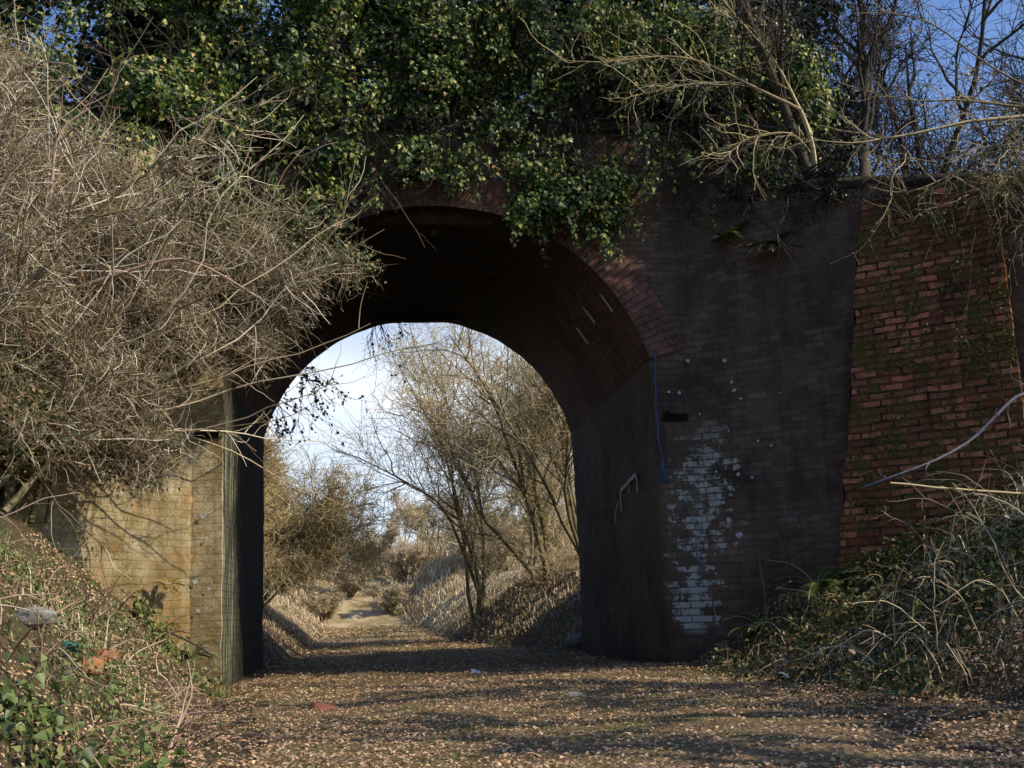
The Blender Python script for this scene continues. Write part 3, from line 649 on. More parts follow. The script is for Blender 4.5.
# near branches reaching in from a tree off the right edge
def limb(A, pts, r0, r1, n=18, s=6):
    pts = np.asarray(pts, float); L = np.concatenate([[0], np.cumsum(np.linalg.norm(np.diff(pts, axis=0), axis=1))]); t = np.linspace(0, L[-1], n)
    P = np.stack([np.interp(t, L, pts[:, k]) for k in range(3)], 1)
    Q = P.copy()
    for _ in range(2): Q[1:-1] = (Q[:-2] + 2 * Q[1:-1] + Q[2:]) / 4
    Q[1:-1] += np.stack([wav(Q[1:-1], 5, 31 + k, 3) for k in range(3)], 1) * .012
    A.add(*tubes(Q, np.linspace(r0, r1, n)[None], s)); return Q
def side_twigs(A, Ps, n, L, r, ang=.7, up=.1, w=(.006, .003)):
    for P in Ps:
        S, D, _, _ = kids(P[None], n, .2, 1, ang, up, r); g = grow(S, D, L * r.uniform(.4, 1.3, n), 6, .2, .0, r); A.add(*tubes(g, taper(w[0], w[1], 6, n), 3))
        S, D, _, _ = kids(g, n * 2, .2, 1, ang, up, r); g = grow(S, D, L * .45 * r.uniform(.4, 1.3, n * 2), 4, .2, .0, r); A.add(*tubes(g, taper(w[1], w[1] * .6, 4, n * 2), 3))
tr = thing('overhanging_tree', 'tree off the right edge whose sunlit yellow branches reach in front of the sky', 'tree', (7.6, -4.0, tz(7.6, -4.0)))
r = np.random.default_rng(5); A = Acc(); B_ = Acc()
g = tz(7.6, -4.0)
t0 = limb(A, [(7.6, -4.0, g - .2), (7.5, -3.9, g + .9), (7.1, -3.8, 5.2), (6.9, -3.7, 6.6), (6.6, -3.6, 8.2)], .13, .04, 20, 8)
A.mk('trunk', 'barkg', tr, smooth=True)
Q = [limb(B_, [(7.15, -3.8, 4.9), (6.2, -3.6, 4.98), (5.48, -3.5, 4.91), (4.98, -3.5, 4.84), (4.49, -3.5, 4.79), (4.14, -3.5, 4.69), (3.71, -3.5, 4.63), (3.42, -3.5, 4.55), (3.1, -3.5, 4.6)], .034, .004, 26),
     limb(B_, [(4.0, -3.5, 4.67), (3.61, -3.5, 4.6), (3.57, -3.45, 4.7), (3.43, -3.4, 4.87)], .011, .004, 10, 4),
     limb(B_, [(6.95, -3.75, 6.0), (5.5, -3.5, 5.03), (4.94, -3.5, 5.26), (4.59, -3.5, 5.55), (4.38, -3.5, 5.8), (3.95, -3.5, 5.87), (3.6, -3.5, 5.84)], .022, .004, 22),
     limb(B_, [(5.8, -3.55, 4.95), (5.33, -3.3, 5.04), (4.64, -3.3, 5.11), (4.14, -3.3, 5.08), (3.77, -3.3, 5.17), (3.47, -3.3, 5.26)], .016, .004, 20),
     limb(B_, [(5.2, -3.5, 4.87), (4.73, -3.0, 4.54), (4.3, -3.0, 4.34), (4.05, -3.0, 4.29), (3.81, -3.0, 4.37)], .013, .004, 14, 4)]
side_twigs(B_, Q, 10, .42, r)
B_.mk('branches', 'twigy', tr, smooth=True)
tr = thing('reaching_sapling', 'thin sapling on the parapet sending long grey branches left across the ivy', 'sapling', (4.4, -.55, 5.3))
A = Acc(); limb(A, [(4.4, -.55, 5.2), (4.25, -.9, 5.7), (4.01, -1.2, 6.01)], .035, .022, 10)
Q = [limb(A, [(4.01, -1.2, 6.01), (3.34, -1.2, 6.36), (2.95, -1.2, 6.56), (2.56, -1.2, 6.64), (1.76, -1.2, 6.53), (1.31, -1.2, 6.55)], .02, .003, 22),
     limb(A, [(3.5, -1.2, 6.28), (3.34, -1.2, 6.33), (2.88, -1.2, 6.32), (2.41, -1.2, 6.21), (2.01, -1.2, 6.11)], .012, .003, 16, 4),
     limb(A, [(4.3, -.8, 5.6), (3.9, -1.2, 5.75), (3.4, -1.2, 5.7), (3.0, -1.3, 5.35)], .011, .003, 14, 4),
     limb(A, [(4.2, -1.0, 5.8), (3.8, -1.2, 6.6), (3.3, -1.2, 7.2), (3.0, -1.2, 7.7)], .02, .005, 14, 5)]
side_twigs(A, Q, 26, .6, r, .7, .0, (.005, .0025)); A.mk('branches', 'twigt', tr, smooth=True)

# pale dead limbs inside the thorn thicket
tr = thing('dead_limb', 'pale bare limb standing out of the thorn thicket near the left edge', 'branch', (-3.9, -3.9, 3.1)); A = Acc()
Q = [limb(A, [(-3.9, -3.9, 3.1), (-3.45, -4.0, 3.45), (-3.2, -4.0, 3.68), (-3.18, -4.0, 3.87), (-3.17, -4.0, 4.2), (-3.14, -4.0, 4.4), (-2.93, -4.0, 4.54)], .022, .008, 20)]
side_twigs(A, Q, 9, .5, r); A.mk('limb', 'cane', tr)
tr = thing('dead_limb', 'pale crooked limb poking from the thorn thicket above the left wing wall', 'branch', (-2.6, -2.5, 3.85)); A = Acc()
Q = [limb(A, [(-3.6, -2.4, 3.5), (-2.52, -2.5, 3.87), (-2.31, -2.5, 3.8), (-1.96, -2.5, 3.59), (-1.77, -2.5, 3.45)], .022, .008, 18)]
side_twigs(A, Q, 8, .45, r); A.mk('limb', 'cane', tr)
def one(name, label, cat, pts, r0, r1, m, tw=0, L=.3, grp=None):
    t = thing(name, label, cat, pts[0], grp); A = Acc(); q = limb(A, pts, r0, r1, 16, 6)
    if tw: side_twigs(A, [q], tw, L, r)
    A.mk('limb', m, t, smooth=True)
one('leaning_branch', 'smooth blue grey branch curving in front of the red brick buttress', 'branch', [(5.6, -3.3, 2.2), (4.95, -3.2, 2.42), (4.75, -3.2, 2.27), (4.52, -3.2, 2.03), (4.16, -3.2, 1.81), (3.78, -3.2, 1.69), (3.45, -3.0, 1.58)], .019, .010, 'bluegrey', 5, .25)
one('fallen_twig', 'thin straight tan twig lying level below the blue grey branch', 'twig', [(3.39, -3.6, 1.54), (3.73, -3.6, 1.5), (4.17, -3.6, 1.46), (4.69, -3.6, 1.4), (5.2, -3.7, 1.5)], .008, .012, 'twigt', 4)
one('fallen_stick', 'thin stick lying against the foot of the left pier', 'stick', [(-3.05, -1.6, .62), (-2.91, -1.6, .62), (-2.69, -1.6, .60), (-2.47, -1.6, .50), (-2.28, -1.6, .37)], .014, .008, 'bark', 3)

# ivy strands hanging at the far arch
G_ST = 'ivy strands trailing from the far edge of the arch'
def strand(label, root, dirs, L, n, leafn, seed, grav=-.35):
    r = np.random.default_rng(seed); t = thing('ivy_strand', label, 'ivy', root, G_ST)
    S = grow(np.array(root) + r.normal(0, .05, (n, 3)), np.array(dirs) + r.normal(0, .35, (n, 3)), L * r.uniform(.4, 1.1, n), 14, .16, grav * .3, r)
    A = Acc().add(*tubes(S, taper(.006, .002, 14, n), 3)); q, D, _, _ = kids(S, n * 6, .1, 1, .8, -.2, r); g = grow(q, D, .22, 4, .3, -.1, r); A.add(*tubes(g, taper(.003, .0015, 4, n * 6), 3)); A.mk('stems', 'twigd', t)
    if leafn:
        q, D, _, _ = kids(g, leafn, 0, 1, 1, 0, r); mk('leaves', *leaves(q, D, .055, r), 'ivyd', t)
strand('thin tangle of ivy stems hanging straight down near the top of the far arch edge', (-.62, 4.8, 5.2), (0, 0, -1), 1.1, 12, 30, 11)
strand('short ivy strand with a few leaves hanging at the crown of the far arch edge', (-.30, 4.8, 5.22), (0, 0, -1), .45, 3, 16, 12)
strand('leafy ivy spray drooping from the left shoulder of the far arch edge', (-1.95, 5.25, 4.6), (.5, 0, -.35), 1.35, 16, 330, 13, -.25)
strand('ivy spray hanging lower along the left side of the far arch opening', (-2.25, 5.3, 4.1), (.35, 0, -.5), 1.1, 12, 200, 14, -.25)

# ================= ferns, brambles, grass on the banks
def fern(label, loc, nf, L, seed, grp='ferns on the brickwork and banks', facing=(0, -1), m='fern', pitch=.9):
    r = np.random.default_rng(seed); t = thing('fern', label, 'fern', loc, grp)
    a = r.uniform(0, 2 * PI, nf); D = np.c_[np.cos(a) + facing[0] * .6, np.sin(a) + facing[1] * .6, np.full(nf, pitch)]
    S = grow(np.tile(loc, (nf, 1)), D, L * r.uniform(.6, 1.1, nf), 14, .06, -.10, r)
    Tn = unit(np.diff(S, axis=1)); P = []; N = []; V = []; F = []; n0 = 0
    for i in range(nf):
        for k in range(2, 14):
            tt = Tn[i, k - 1]; side = unit(np.cross(tt, [0, 0, 1.0])); up = np.cross(side, tt)
            w = L * .17 * math.sin(PI * (k + 1) / 16) + .01
            for sg in (-1, 1):
                for h in (0, .5):
                    b = S[i, k - 1] * (1 - h) + S[i, k] * h; tip = b + side * sg * w + tt * w * .35 - np.array([0, 0, w * .15]); q = tt * w * .13
                    V += [b - q, b + q, tip]; F.append([n0, n0 + 1, n0 + 2]); n0 += 3
    mk('fronds', np.array(V), np.array(F), m, t); mk('stems', *tubes(S, taper(.004, .0015, 14, nf), 3), 'straw', t)
fern('withered yellow brown fern growing from the left wing wall low above the bank', (-2.85, -.55, 1.05), 16, .26, 51, facing=(.3, -1), pitch=.6, m='fernb')
fern('broad dark fern at the foot of the right pier below the painted bricks', (3.25, -.75, .35), 16, .62, 52, facing=(-.3, -1))
fern('fern beside the foot of the right wing wall left of the buttress', (3.65, -1.25, .75), 16, .6, 53, facing=(-.3, -1))
fern('small fern in a crack high on the right wing wall', (3.72, -.66, 4.55), 14, .5, 54, facing=(-.7, -1), pitch=.9)
fern('fern sprouting near the top of the right pier wall', (3.35, -.4, 4.75), 10, .42, 55, facing=(-.8, -1), pitch=.9)
fern('fern at the very foot of the left pier beside the fallen stick', (-2.55, -1.0, .35), 12, .4, 56, facing=(.6, -1))

def plants(name, label, cat, cx, cy, rad, n_cane, n_leaf, n_grass, seed, grp, cane_m='cane', leafm='bramble', grassm='straw', L=.9, leafs=.05, gh=.35, sx=1, sy=1, up=.9, lean=1.2, gw=.007, cr=.0048):
    r = np.random.default_rng(seed); z = tz(cx, cy); t = thing(name, label, cat, (cx, cy, z), grp)
    def base(n, k=1.0):
        a = r.uniform(0, 2 * PI, n); q = rad * k * np.sqrt(r.uniform(0, 1, n)); x = cx + np.cos(a) * q * sx; y = cy + np.sin(a) * q * sy
        return np.stack([x, y, terr(x, y)], 1)
    if n_cane:
        B = base(n_cane); D = tnorm(B[:, 0], B[:, 1]) * .6 + np.array([0, 0, up]) + r.normal(0, .4, (n_cane, 3))
        S = grow(B - [0, 0, .02], D, L * r.uniform(.3, 1.4, n_cane), 12, .14, -.15, r); A = Acc().add(*tubes(S, taper(cr, cr * .45, 12, n_cane), 4))
        q, D, _, _ = kids(S, n_cane * 4, .2, 1, .7, -.1, r); g = grow(q, D, L * .28 * r.uniform(.4, 1.3, n_cane * 4), 5, .15, -.05, r); A.add(*tubes(g, taper(cr * .4, cr * .22, 5, n_cane * 4), 3)); A.mk('canes', cane_m, t)
    if n_leaf:
        P = base(n_leaf, 1.05); h = np.abs(r.normal(0, .12, n_leaf)) + .01; N = tnorm(P[:, 0], P[:, 1]) + r.normal(0, .45, (n_leaf, 3)); P = P + np.array([0, 0, 1.0]) * h[:, None]
        f = wav(P, 4, seed, 4) > r.uniform(-.5, .4, n_leaf); mk('leaves', *leaves(P[f], N[f], leafs, r), leafm, t)
    if n_grass:
        P = base(n_grass, 1.05); V, a, b = blades(P, gh, lean, gw, r); mk('grass_stems', V, [a, b], grassm, t)
    return t
G_BR = 'bramble clumps on the right bank'
plants('bramble_clump', 'bramble clump at the foot of the right bank below the ferns', 'bramble', 3.0, -1.9, .7, 10, 1500, 0, 61, G_BR, L=.5, cane_m='twigt')
plants('bramble_clump', 'bramble clump with arching pale canes at the bottom right corner', 'bramble', 2.7, -5.6, .7, 22, 3000, 30, 62, G_BR, cane_m='straw', L=.8, leafs=.045)
plants('bramble_clump', 'bramble clump in the middle of the right bank below the buttress', 'bramble', 3.3, -3.2, .8, 14, 3600, 0, 63, G_BR, L=.4, cane_m='twigt')
plants('bramble_clump', 'bramble clump with thick bent dead stems at the right edge', 'bramble', 3.6, -4.7, .8, 34, 3000, 70, 64, G_BR, cane_m='straw', L=.72, gh=.3, cr=.006)
plants('bramble_clump', 'sunlit bramble clump highest on the right bank under the grey branch', 'bramble', 4.4, -3.6, .8, 34, 3600, 70, 65, G_BR, cane_m='straw', L=.7, gh=.35)
plants('bramble_clump', 'leafy bramble clump against the foot of the buttress', 'bramble', 4.2, -2.3, .65, 10, 2800, 0, 66, G_BR, L=.5, cane_m='twigt')
plants('bramble_clump', 'low dark bramble clump at the right edge of the path', 'bramble', 2.25, -4.0, .45, 12, 450, 0, 67, G_BR, L=.45)
# yellow-green climber tangle on top of the buttress
r = np.random.default_rng(8); t = thing('climbing_tangle', 'tangle of yellow green trailing stems hanging at the top right edge over the buttress', 'climber', (5.9, -2.5, 4.7))
n = 80; S = grow(np.array([5.9, -2.75, 4.75]) + r.normal(0, 1, (n, 3)) * [.5, .3, .2], np.c_[r.normal(-.2, .5, n), r.normal(-.3, .3, n), r.normal(.2, .5, n)], r.uniform(.6, 1.7, n), 14, .22, -.13, r)
A = Acc().add(*tubes(S, taper(.007, .003, 14, n), 4)); q, D, _, _ = kids(S, 900, 0, 1, .9, -.1, r); g = grow(q, D, .3, 5, .3, -.05, r); A.add(*tubes(g, taper(.003, .002, 5, 900), 3)); A.mk('stems', 'twigy', t)
q, D, _, _ = kids(g, 1600, 0, 1, 1, 0, r); mk('leaves', *leaves(q, D + [0, 0, .5], .04, r), 'bramble', t)
# moss cushions and creeping stems on the buttress
r = np.random.default_rng(81); k = 26000; a = r.integers(0, BUTT.shape[0] - 1, k); b = r.integers(4, BUTT.shape[1] - 1, k); fa = r.uniform(0, 1, (k, 1)); fb_ = r.uniform(0, 1, (k, 1))
P = BUTT[a, b] * (1 - fa) * (1 - fb_) + BUTT[a + 1, b] * fa * (1 - fb_) + BUTT[a, b + 1] * (1 - fa) * fb_ + BUTT[a + 1, b + 1] * fa * fb_
f = wav(P * [1, 1, 1.6], 4.2, 83, 6, 2.0, .75) > r.uniform(.05, .45, k); P = P[f] + np.append(bn, 0) * r.uniform(.005, .035, (f.sum(), 1))
t = thing('moss_growth', 'olive moss and tiny plants growing in patches on the red brick buttress', 'moss', tuple(BUTT[10, 4])); mk('leaves', *leaves(P, np.append(bn, .5) + r.normal(0, .5, P.shape), .022, r), 'moss', t)
t = thing('creeping_stems', 'thin bare creeper stems trailing down the right half of the brick buttress', 'climber', (5.4, -2.3, 4.8))
n = 18; u_ = r.uniform(.35, 1.3, n); P0 = np.stack([b0[0] + bt[0] * u_ + bn[0] * .2, b0[1] + bt[1] * u_ + bn[1] * .2, r.uniform(3.6, 4.95, n)], 1)
S = grow(P0, np.c_[r.normal(-.15, .3, n), r.normal(-.12, .1, n), -np.ones(n)], r.uniform(.6, 2.0, n), 14, .16, -.1, r); S[..., :2] += (np.linspace(0, .22, 15)[None, :, None]) * bn
A = Acc().add(*tubes(S, taper(.006, .002, 14, n), 3)); q, D, _, _ = kids(S, 260, 0, 1, .9, -.1, r); g = grow(q, D, .22, 4, .2, 0, r); A.add(*tubes(g, taper(.003, .0015, 4, 260), 3)); A.mk('stems', 'bark', t)
q, D, _, _ = kids(g, 500, 0, 1, 1, 0, r); mk('leaves', *leaves(q, D + [0, 0, .5], .035, r), 'bramble', t)
# thin dead stems hanging on the right wall
t = thing('dead_climber', 'thin dead climber stems hanging on the dark brickwork left of the buttress', 'climber', (3.4, -.9, .4))
n = 14; S = grow(np.array([3.3, -.95, .45]) + r.normal(0, 1, (n, 3)) * [.35, .12, .05], np.c_[r.normal(0, .35, n), r.normal(.05, .1, n), np.ones(n)], r.uniform(.5, 1.6, n), 12, .1, -.04, r)
S[..., 1] = np.minimum(S[..., 1], np.interp(S[..., 0], WR[:, 0], WR[:, 1]) - .06); mk('stems', *tubes(S, taper(.005, .0025, 12, n), 4), 'bark', t)
t = bush('dark_scrub', 'dark scrubby growth spilling over the top of the right wing wall', 'bush', (4.0, -.5, 4.9), 8, 410, 'twigd', 1.0, .8, 40, 260, 900, (0, -.2, 0), .015, .42, .22, .14, None, tw=(.003, .002), barkm='twigd',
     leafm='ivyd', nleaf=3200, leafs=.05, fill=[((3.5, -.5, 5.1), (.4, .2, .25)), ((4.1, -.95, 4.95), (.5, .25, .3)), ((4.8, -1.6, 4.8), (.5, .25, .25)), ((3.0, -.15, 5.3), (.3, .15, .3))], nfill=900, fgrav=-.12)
G_LB = 'green leafy clumps on the left bank'
plants('herb_clump', 'bright green leafy clump on the left bank around the teal scrap', 'plant', -2.35, -6.1, .5, 4, 1900, 120, 71, G_LB, leafm='herb', grassm='grass', L=.4, leafs=.028, gh=.12)
plants('herb_clump', 'large leaved green clump at the bottom left corner', 'plant', -2.05, -7.3, .38, 6, 520, 100, 72, G_LB, leafm='herb', grassm='grass', L=.4, leafs=.052, gh=.14)
plants('herb_clump', 'leafy clump below the left wing wall', 'plant', -2.9, -2.9, .6, 5, 1700, 60, 73, G_LB, leafm='herb', grassm='grass', L=.4, leafs=.032, gh=.14)
plants('herb_clump', 'leafy clump at the left pier foot with glossy drooping leaves', 'plant', -2.55, -1.5, .42, 8, 900, 300, 74, G_LB, leafm='herb', grassm='grass', L=.4, leafs=.055, gh=.16)
plants('herb_clump', 'straggly plants at the top of the left bank under the thorns', 'plant', -3.3, -4.6, .8, 12, 2200, 120, 75, G_LB, leafm='herb', L=.6, leafs=.028, gh=.25)
plants('herb_clump', 'mixed low plants and dead stems half way up the left bank', 'plant', -2.75, -5.0, .6, 5, 1900, 60, 76, G_LB, leafm='herb', L=.4, leafs=.026, gh=.16)
r = np.random.default_rng(91); t = thing('exposed_roots', 'dry roots and broken stems sticking out of the bare earth of the left bank', 'roots', on(-2.3, -5.4) if 0 else (-2.3, -5.4, tz(-2.3, -5.4)))
n = 130; y = r.uniform(-7.2, -2.6, n); x = xl(y) - r.uniform(.1, 1.3, n); P0 = np.stack([x, y, terr(x, y) - .01], 1)
S = grow(P0, tnorm(x, y) * .45 + r.normal(0, .5, (n, 3)) + [.2, 0, -.1], r.uniform(.12, .55, n), 8, .14, -.04, r); mk('roots', *tubes(S, taper(.007, .002, 8, n) * r.uniform(.4, 1.5, n)[:, None], 4), 'cane', t)
plants('dead_cane_clump', 'pale dead bramble canes sticking up at the left edge of the picture', 'bramble', -2.35, -6.7, .22, 8, 0, 0, 77, None, L=.45, cr=.006, gh=.3)

# ================= ground cover
def scatter(n, x0, x1, y0, y1, r, dens=None):
    x = r.uniform(x0, x1, n); y = y0 + (y1 - y0) * r.uniform(0, 1, n)
    k = np.ones(n, bool)
    if dens is not None: k = dens(x, y) > r.uniform(0, 1, n)
    x, y = x[k], y[k]; return x, y
def on_walls(x, y):
    yb = np.where(x > 0, np.interp(x, WR[:, 0], WR[:, 1]), np.interp(-x, -WL[:, 0], WL[:, 1]))
    return (np.abs(x) > 2.3) & (y > yb - .03) & (y < 5.4)
def litter_d(x, y):
    d = .62 + .75 * wav(np.stack([x, y], -1), 2.0, 91, 5)
    return np.where(on_walls(x, y), 0, d)
r = np.random.default_rng(12)
Vs = Acc()
for (n, x0, x1, y0, y1, s) in ((78000, -3.4, 3.2, -8.8, -3, .027), (36000, -3.6, 3.6, -3, 1.5, .033), (13000, -3.2, 3.4, 1.5, 9, .046), (16000, -4.0, 4, 9, 24, .075), (16000, -5, 3.4, 24, 42, .13)):
    x, y = scatter(n, x0, x1, y0, y1, r, litter_d); z = terr(x, y)
    N = tnorm(x, y) + r.normal(0, .27, (len(x), 3)); P = np.stack([x, y, z + r.uniform(.004, .03, len(x))], 1)
    V, F = leaves(P, N, s, r, .6, .35, 0, lobed=False); Vs.add(V, F)
tag(Vs.mk('leaf_litter', 'litter'), 'brown and pinkish dead leaves strewn over the path and banks', 'leaf litter', kind='stuff')
A = Acc(); fb = []
def gd(x, y):
    f = wav(np.stack([x, y], -1), 1.6, 93, 4); mid = np.exp(-((x - (xl(y) + xr(y)) / 2 - .15) / .8) ** 2)
    bank = (x < xl(y)) | (x > xr(y))
    return np.where(on_walls(x, y), 0, np.clip(.2 + f * 1.1 + .4 * mid * (np.abs(y - 2.5) > 3) + .3 * bank, 0, 1))
V1 = []; F1 = []; F2 = []; off = 0
for (n, x0, x1, y0, y1, h, w) in ((52000, -3.8, 4.2, -8.8, 0, .035, .006), (9000, -2.2, 2.2, 0, 5.5, .03, .007), (9000, -2.6, 2.6, 5.5, 22, .07, .012), (7000, -4.5, 3.0, 22, 42, .11, .03)):
    x, y = scatter(n, x0, x1, y0, y1, r, gd); V, a, b = blades(np.stack([x, y, terr(x, y)], 1), h, 1.0, w, r)
    V1.append(V); F1.append(a + off); F2.append(b + off); off += len(V)
tag(mk('short_grass', np.concatenate(V1), F1 + F2, 'grass'), 'sparse short green grass growing through the litter on the path', 'grass', kind='stuff')
V1 = []; F1 = []; F2 = []; off = 0
def bd(x, y):
    bank = np.clip(np.maximum(xl(y) - x + bend(y) - .1, x - bend(y) - xr(y) - .1) / .5 + (y > 41.5), 0, 1); return np.where(on_walls(x, y), 0, bank * .8)
for (n, x0, x1, y0, y1, h, w) in ((700, 2.4, 6, -8, -.5, .10, .005), (900, -5, -1.6, -8, -.5, .08, .005), (30000, -5.5, 6.5, 5.6, 24, .13, .010), (22000, -14, 10, 24, 41, .22, .03), (30000, -14, 12, 41, 56, .6, .05)):
    x, y = scatter(n, x0, x1, y0, y1, r, bd); V, a, b = blades(np.stack([x, y, terr(x, y)], 1), h, 1.3, w, r)
    V1.append(V); F1.append(a + off); F2.append(b + off); off += len(V)
tag(mk('dry_grass', np.concatenate(V1), F1 + F2, 'straw'), 'dry straw coloured grass covering both banks beyond the arch', 'grass', kind='stuff')

# ================= small objects
def rock(name, label, cat, loc, size, m, seed, grp=None, block=False, rz=0):
    bm_ = bpy.data.meshes.new(name); import bmesh
    b = bmesh.new()
    if block: bmesh.ops.create_cube(b, size=1); bmesh.ops.bevel(b, geom=b.edges[:], offset=.07, segments=2, affect='EDGES'); bmesh.ops.subdivide_edges(b, edges=b.edges[:], cuts=2, use_grid_fill=True)
    else: bmesh.ops.create_icosphere(b, subdivisions=3, radius=.5)
    co = np.array([v.co[:] for v in b.verts]); co = co * (1 + (.06 if block else .22) * wav(co, 4, seed)[:, None]) * np.array(size)
    for v, c in zip(b.verts, co): v.co = c
    b.to_mesh(bm_); b.free(); bm_.materials.append(M[m]); o = bpy.data.objects.new(name, bm_); C.objects.link(o); o.location = loc
    o.rotation_euler = (seed * .17 % .5 - .2, seed * .11 % .4 - .15, rz); return tag(o, label, cat, grp)
def on(x, y, dz=0): return (x, y, tz(x, y) + dz)
rock('loose_brick', 'orange brick lying on the left bank, the lower of two', 'brick', on(-2.36, -5.9, .05), (.13, .09, .08), 'brickred', 3, block=True, rz=.9)
rock('loose_brick', 'paler orange brick half buried just above the other on the left bank', 'brick', on(-2.42, -5.3, .04), (.16, .10, .07), 'brickred', 5, block=True, rz=1.0)
rock('loose_brick', 'pinkish broken brick lying flat on the left side of the path', 'brick', on(-1.2, -3.8, .03), (.17, .10, .05), 'brickpink', 7, block=True, rz=.15)
rock('rock', 'pale flat rock high on the left bank at the picture edge', 'rock', on(-2.62, -6.0, .05), (.24, .16, .11), 'stone', 9)
rock('rock', 'pale rock at the foot of the right bank just beyond the arch', 'rock', on(2.45, 5.9, .06), (.34, .3, .22), 'stone', 11)
sr = np.random.default_rng(44)
for i, (x, y, s, lb) in enumerate([(.62, -3.9, .11, 'small flat stone in the middle of the path'), (-.25, -4.6, .07, 'small stone near the bottom centre of the path'), (1.35, -3.9, .06, 'whitish pebble right of the flat stone on the path'), (.15, -3.0, .05, 'tiny pale pebble left of the centre of the path'), (2.0, -2.6, .08, 'grey stone at the right edge of the path before the ferns'), (1.1, -5.2, .05, 'pebble at the bottom of the picture right of centre'), (-.9, -2.2, .06, 'pebble in the sunlit strip before the left pier')]):
    rock('stone', lb, 'stone', on(x, y, s * .15), (s * 1.4, s, s * .55), 'stone', 20 + i, 'stones lying on the path', rz=i * .8)
def scrap(name, label, loc, size, m, seed):
    q = np.random.default_rng(seed); n = 9; u, v = np.meshgrid(np.linspace(-1, 1, n), np.linspace(-1, 1, n), indexing='ij')
    P = np.stack([u * size[0], v * size[1], .3 * size[2] + 0 * u], -1); P[..., 2] += size[2] * wav(P, 28, seed, 3); P[..., 0] += size[0] * .3 * wav(P, 20, seed + 1, 2)
    P = P + np.array(loc); idx = np.arange(n * n).reshape(n, n); F = np.stack([idx[:-1, :-1], idx[1:, :-1], idx[1:, 1:], idx[:-1, 1:]], -1).reshape(-1, 4)
    tag(mk(name, P, F, m, loc=loc), label, 'litter')
scrap('plastic_scrap', 'crumpled teal plastic scrap caught in the plants on the left bank', on(-2.38, -6.2, .08), (.035, .05, .12), 'teal', 1)
scrap('plastic_wrapper', 'crumpled white and blue wrapper lying in the shade under the arch', on(.25, -.2, .03), (.05, .04, .03), 'white', 2)
scrap('plastic_bag', 'small white plastic bag at the foot of the right bank beyond the arch', on(2.0, 5.3, .04), (.07, .06, .05), 'white', 3)
scrap('paper_scrap', 'small white paper scrap at the foot of the brambles right of the path', on(2.45, -3.3, .06), (.03, .035, .03), 'white', 4)

# ================= beyond the arch
G_FR = 'bare trees on the right bank beyond the arch'
far = [
 ('multi stemmed bare tree beyond the arch with its crown against the white sky', (1.75, 14.4), 5, 6.0, .26, (.0, 0, .12), 501, 'twigt', .05, 70, 760, 3600),
 ('bare tree just beyond the right side of the arch with branches crossing its top corner', (3.7, 10.8), 4, 5.4, .3, (-.12, 0, .2), 502, 'twigt', .05, 60, 560, 2600),
 ('slanting mossy tree behind the right pier', (3.1, 12.6), 3, 5.0, .35, (-.35, 0, 0), 503, 'twigt', .07, 50, 480, 2300),
 ('thin bare tree in the thicket at the right edge of the opening', (4.3, 13.8), 4, 6.0, .35, (-.1, 0, 0), 504, 'twigt', .06, 50, 480, 2300),
 ('bare tree farther back behind the multi stemmed tree', (3.6, 19.0), 4, 5.0, .3, (.1, 0, 0), 505, 'twigt', .07, 40, 380, 1500),
 ('bare tree farthest back in the right hand thicket', (5.0, 24.0), 4, 5.0, .3, (.1, 0, 0), 506, 'twigt', .07, 40, 380, 1500),
]
for lb, (x, y), st, h, sp, bias, sd, tm, r0, a1, a2, a3 in far:
    bush('bare_tree', lb, 'tree', (x, y, tz(x, y)), st, sd, tm, h, sp, a1, a2, a3, bias, r0, .42, .22, .11, G_FR, barkm='barkg', tw=(.0055, .0032), wig=.15, nfill=420,
         fill={501: [((2.2, 13.8, 2.6), (.9, .8, 1.1))], 504: [((3.9, 13.2, 2.3), (1.3, 1.0, 1.3)), ((3.3, 12.2, 1.6), (1.0, .8, .6))], 503: [((3.2, 12.4, 3.4), (.9, .8, .8))]}.get(sd))
G_FL = 'bushes on the left bank beyond the arch'
far = [
 ('round bush leaning over the path from the left bank beyond the arch', (-3.4, 12.6), 12, 3.0, .75, (.45, 0, 0), 511, 9500),
 ('tan bush directly behind the left pier', (-3.6, 9.0), 11, 2.7, .6, (.12, 0, .1), 512, 6500),
 ('bush behind the round leaning bush', (-4.5, 17.0), 12, 2.9, .6, (.1, 0, .1), 513, 5000),
 ('pale bush farther along the left bank', (-4.6, 22.5), 12, 2.4, .6, (.1, 0, .1), 514, 5000),
]
for lb, (x, y), st, h, sp, bias, sd, n3 in far:
    bush('bare_bush', lb, 'bush', (x, y, tz(x, y)), st, sd, 'twigt', h, sp, 110, 1300, n3, bias, .03, .42, .22, .11, G_FL, barkm='barkg', tw=(.0065, .004), leafm='ivyd', nleaf=(1500 if sd == 511 else 100), leafs=.045, nfill=800,
         fill={511: [((-2.5, 12.2, 3.0), (1.3, .9, 1.0)), ((-1.5, 12.4, 2.5), (.9, .8, .75)), ((-1.0, 12.6, 2.0), (.7, .7, .45)), ((-3.3, 11.6, 3.2), (1.0, .8, .9)), ((-2.4, 12.0, 1.8), (.8, .8, .6))], 512: [((-3.2, 9.4, 2.6), (.8, .8, 1.0)), ((-3.0, 9.0, 1.7), (.6, .6, .6))], 513: [((-3.4, 16.6, 2.6), (1.2, 1, .9))]}.get(sd))
G_FF = 'pale bushes closing the view at the bend of the path'
